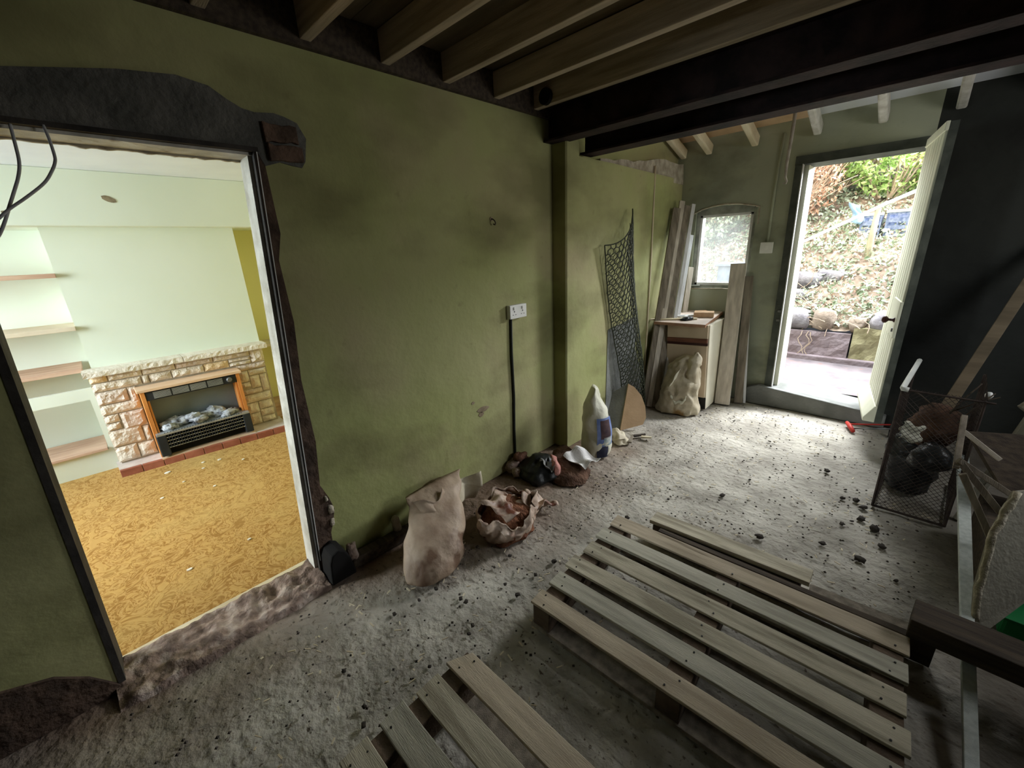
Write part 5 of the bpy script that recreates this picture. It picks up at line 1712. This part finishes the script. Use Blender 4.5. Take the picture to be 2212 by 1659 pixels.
# rubbish inside and behind the guard
for k, (x, y, z, r, mm, lab) in enumerate([(0.17, 3.22, 0.26, 0.11, 'black_bag', 'dark rubbish bag stuffed in the fire guard, lower one'), (0.22, 3.18, 0.47, 0.10, 'soil', 'brown tangle of roots at the top of the fire guard'), (0.235, 3.0, 0.34, 0.07, 'black_bag', 'small black bag at the right inside the fire guard')]):
    g = loft([(x, y, z - r * (2.2 if k == 0 else 1.2), r * 0.8, r, 0), (x, y, z - r * 0.5, r, r * 1.2, 0), (x, y, z + r * 0.4, r * 0.9, r, 0), (x, y, z + r, r * 0.3, r * 0.4, 0)], 30, 16, 0.04, 12, k * 7, True, 0.03)
    tag(g.build('rubbish', mm, smooth=True), lab, 'rubbish')
g = MB(); g.grid(lambda u, v: (0.085 + 0.085 * u + 0.01 * math.sin(9 * v), 2.90 + 0.05 * u, 0.43 + 0.10 * v - 0.03 * u + 0.01 * math.sin(8 * u)), 8, 8)
tag(g.build('film_scrap', 'sack_white', solid=0.003, smooth=True), 'pale film scrap behind the mesh of the fire guard', 'scrap')
rs = random.Random(5)
for k in range(4):
    a = rs.uniform(-1.2, 1.2)
    p = Vector((0.14 + 0.16 * rs.random(), 2.95 + 0.2 * rs.random(), 0.55))
    d = Vector((math.sin(a) * 0.8, 0.1, 0.5)).normalized()
    g = MB(); g.tube([p, p + d * 0.10 + Vector((0, 0, 0.01)), p + d * 0.2], [0.005, 0.004, 0.003], 5)
    tag(g.build('stick', 'wood_dark', smooth=True), 'thin dry stick poking out of the rubbish in the fire guard', 'stick', 'sticks in the fire guard')
# grey pole leaning behind the guard
g = MB(); g.bar((0.16, 3.35, 0.02), (0.56, 4.20, 1.42), 0.062, 0.03, (0, -1, 0.6))
tag(g.build('pole_board', 'board_dark', bevel=0.004), 'long grey board leaning on the dark back wall behind the fire guard', 'board')
# heap at right: boards, splayed slats, plasterboard
g = MB(); g.add([(0.30, 2.72, 0.60), (0.75, 2.90, 0.62), (0.80, 2.70, 0.30), (0.44, 2.62, 0.40)] + [(0.30, 2.74, 0.578), (0.75, 2.92, 0.598), (0.80, 2.72, 0.278), (0.44, 2.64, 0.378)], [(0, 1, 2, 3), (7, 6, 5, 4), (0, 4, 5, 1), (1, 5, 6, 2), (2, 6, 7, 3), (3, 7, 4, 0)])
tag(g.build('sheet_board', 'wood_dark', bevel=0.002), 'brownish sheet of board lying on the heap at the right edge', 'board')
g = MB(); g.box((0.42, 2.30, 0.002), (1.1, 2.85, 0.26)); 
tag(g.build('heap_box', 'wood_dark', bevel=0.01), 'dark wooden chest under the heap at the right edge', 'chest')
tr_ = empty('slatted_frame', 'broken wooden frame of splayed slats on the right-hand heap', 'frame', loc=(0.33, 2.5, 0.4))
for a, b, wd, lab in (((0.275, 2.60, 0.635), (0.405, 2.60, 0.535), 0.018, None), ((0.262, 2.365, 0.585), (0.44, 2.47, 0.445), 0.022, None), ((0.265, 2.37, 0.58), (0.43, 2.42, 0.37), 0.024, None), ((0.285, 2.36, 0.53), (0.42, 2.37, 0.27), 0.024, None), ((0.265, 2.62, 0.70), (0.262, 2.36, 0.55), 0.02, None)):
    g = MB(); g.bar(a, b, wd, 0.016, (0, -1, 0.4))
    child(g, 'slat', 'plank_grey' if wd < 0.02 else 'plank_dim', tr_, bevel=0.002)
# plasterboard with a broken pale edge, leaning
pb = empty('plasterboard', 'pale broken plasterboard sheet propped at the right edge', 'plasterboard', loc=(0.45, 2.1, 0))
oo = [Vector(v) for v in ((0.405, 2.195, 0.575), (0.372, 2.10, 0.436), (0.368, 2.008, 0.245), (0.386, 1.965, 0.110), (0.425, 1.99, 0.100), (0.52, 2.13, 0.215), (0.78, 2.45, 0.50), (0.70, 2.44, 0.62))]
nn = (oo[2] - oo[0]).cross(oo[5] - oo[0]).normalized()
if nn.y > 0:
    nn = -nn
g = MB()
kk = len(oo)
g.add(oo + [v - nn * 0.014 for v in oo], [tuple(range(kk)), tuple(range(2 * kk - 1, kk - 1, -1))] + [(i, kk + i, kk + (i + 1) % kk, (i + 1) % kk) for i in range(kk)])
child(g, 'board_face', 'pale_board', pb)
g = MB()
pts = []
for i in range(3):
    for j in range(6):
        p = oo[i].lerp(oo[i + 1], j / 6)
        pts.append(p + nn * 0.004 + Vector((0.006 * nz(p, 30, 2), 0, 0.006 * nz(p, 30, 5))))
g.tube(pts, [0.012 + 0.006 * nz((i, 0, 0), 1.7) for i in range(len(pts))], 7)
child(g, 'broken_edge', 'pale_board_edge', pb, smooth=True)
gp = MB(); gp.box((0.475, 2.12, 0.003), (0.95, 2.33, 0.09)); 
gt = empty('green_tray', 'green plastic tray under the broken plasterboard', 'tray', loc=(0.7, 2.22, 0))
child(gp, 'tray_body', 'green_plastic', gt, bevel=0.012)
g = MB(); g.box((0.465, 2.11, 0.088), (0.96, 2.34, 0.098)); child(g, 'tray_rim', 'green_plastic', gt, bevel=0.003)
# white knob-like cap and pale drum glimpsed in the dark
g = MB(); g.tube([(0.365, 3.05, 0.68), (0.366, 3.04, 0.70), (0.366, 3.04, 0.715)], [0.010, 0.016, 0.008], 10)
tag(g.build('white_cap', 'plastic_white', smooth=True), 'small white cap glinting in the dark right of the fire guard', 'cap')
g = MB(); g.tube([(0.53, 3.05, 0.62), (0.66, 3.10, 0.80)], [0.075, 0.075], 20)
g.tube([(0.40, 3.00, 0.0), (0.53, 3.05, 0.62)], [0.02, 0.03], 8)
tag(g.build('pale_tube', 'pale_board'), 'pale cardboard tube at the right edge above the heap', 'tube')

# red-headed tool on the floor by the door
tl = empty('hand_saw', 'red-ended tool with two thin parallel rods on the floor below the door', 'tool', loc=(-0.15, 4.05, 0))
g = MB(); g.tube([(-0.203, 4.10, 0.030), (-0.175, 4.035, 0.024), (-0.148, 3.965, 0.016)], [0.013, 0.017, 0.015], 10); child(g, 'grip', 'red_handle', tl, smooth=True)
for (a, b, mm) in (((-0.180, 4.085, 0.026), (0.06, 4.09, 0.085), 'red_handle'), ((-0.160, 4.01, 0.020), (0.06, 4.02, 0.075), 'metal_grey')):
    g = MB(); g.tube([a, b], 0.006, 8); child(g, 'rod', mm, tl, smooth=True)
g = MB(); g.tube([(0.06, 4.09, 0.085), (0.063, 4.055, 0.04), (0.06, 4.02, 0.075)], 0.007, 8); g.box((0.055, 4.03, 0.0), (0.07, 4.08, 0.04)); child(g, 'end_bar', 'strip_dark', tl)

# ------------------------------------------------------------------ crumbs on the floor
rs = random.Random(77)
lumps = []
for (x, y, r) in ((-0.95, 1.85, 0.016), (-1.05, 1.30, 0.016), (-0.35, 2.15, 0.020), (-0.05, 2.55, 0.014), (0.02, 2.66, 0.022), (0.08, 2.60, 0.028), (-0.1, 2.30, 0.016), (0.05, 2.28, 0.022), (0.12, 2.46, 0.02), (-0.62, 2.42, 0.018), (-0.20, 3.15, 0.02), (0.02, 2.80, 0.02), (-0.02, 2.86, 0.02), (-0.08, 2.84, 0.016)):
    lumps.append((x, y, r))
for k in range(46):
    lumps.append((rs.uniform(-1.3, 0.2), rs.uniform(2.0, 3.9), rs.uniform(0.004, 0.010)))
for k in range(26):
    lumps.append((rs.uniform(-1.45, -0.95), rs.uniform(0.25, 1.2), rs.uniform(0.005, 0.013)))
base = [rock((0, 0, 0), (1, 0.8, 0.55), k * 5.3, 0.6, 8, 6).build('rubble_lump', 'clod', smooth=True) for k in range(4)]
for k, (x, y, r) in enumerate(lumps):
    o = base[k % 4] if k < 4 else base[k % 4].copy()
    if k >= 4:
        COL.objects.link(o)
    o.location = (x, y, r * 0.42)
    o.scale = (r, r, r)
    o.rotation_euler = (0, 0, rs.uniform(0, 6.28))
    tag(o, 'small dark lump of rubble on the dusty floor', 'rubble', 'rubble lumps scattered over the floor')
g = MB()
for k in range(420):
    if rs.random() < 0.6:
        x, y = rs.uniform(-1.4, 0.3), rs.uniform(1.9, 4.1)
    else:
        x, y = rs.uniform(-1.6, -0.6), rs.uniform(0.0, 1.6)
    a = rs.uniform(0, 6.28); l_ = rs.uniform(0.008, 0.03)
    g.bar((x, y, 0.008), (x + l_ * math.cos(a), y + l_ * math.sin(a), 0.010), rs.uniform(0.003, 0.007), 0.003)
tag(g.build('wood_chips', 'chip'), 'fine wood chips and straw strewn over the floor', 'chips', kind='stuff')
g = MB()
for k in range(900):
    x, y = (rs.uniform(-1.4, 0.3), rs.uniform(1.9, 4.1)) if rs.random() < 0.6 else (rs.uniform(-1.72, -0.6), rs.uniform(-0.4, 2.3))
    r = rs.uniform(0.003, 0.008)
    g.add([(x - r, y, 0.004), (x, y - r, 0.004), (x + r, y, 0.004), (x, y + r, 0.004), (x, y, 0.004 + r)], [(0, 1, 4), (1, 2, 4), (2, 3, 4), (3, 0, 4)])
tag(g.build('grit', 'clod'), 'fine dark grit strewn over the floor', 'grit', kind='stuff')
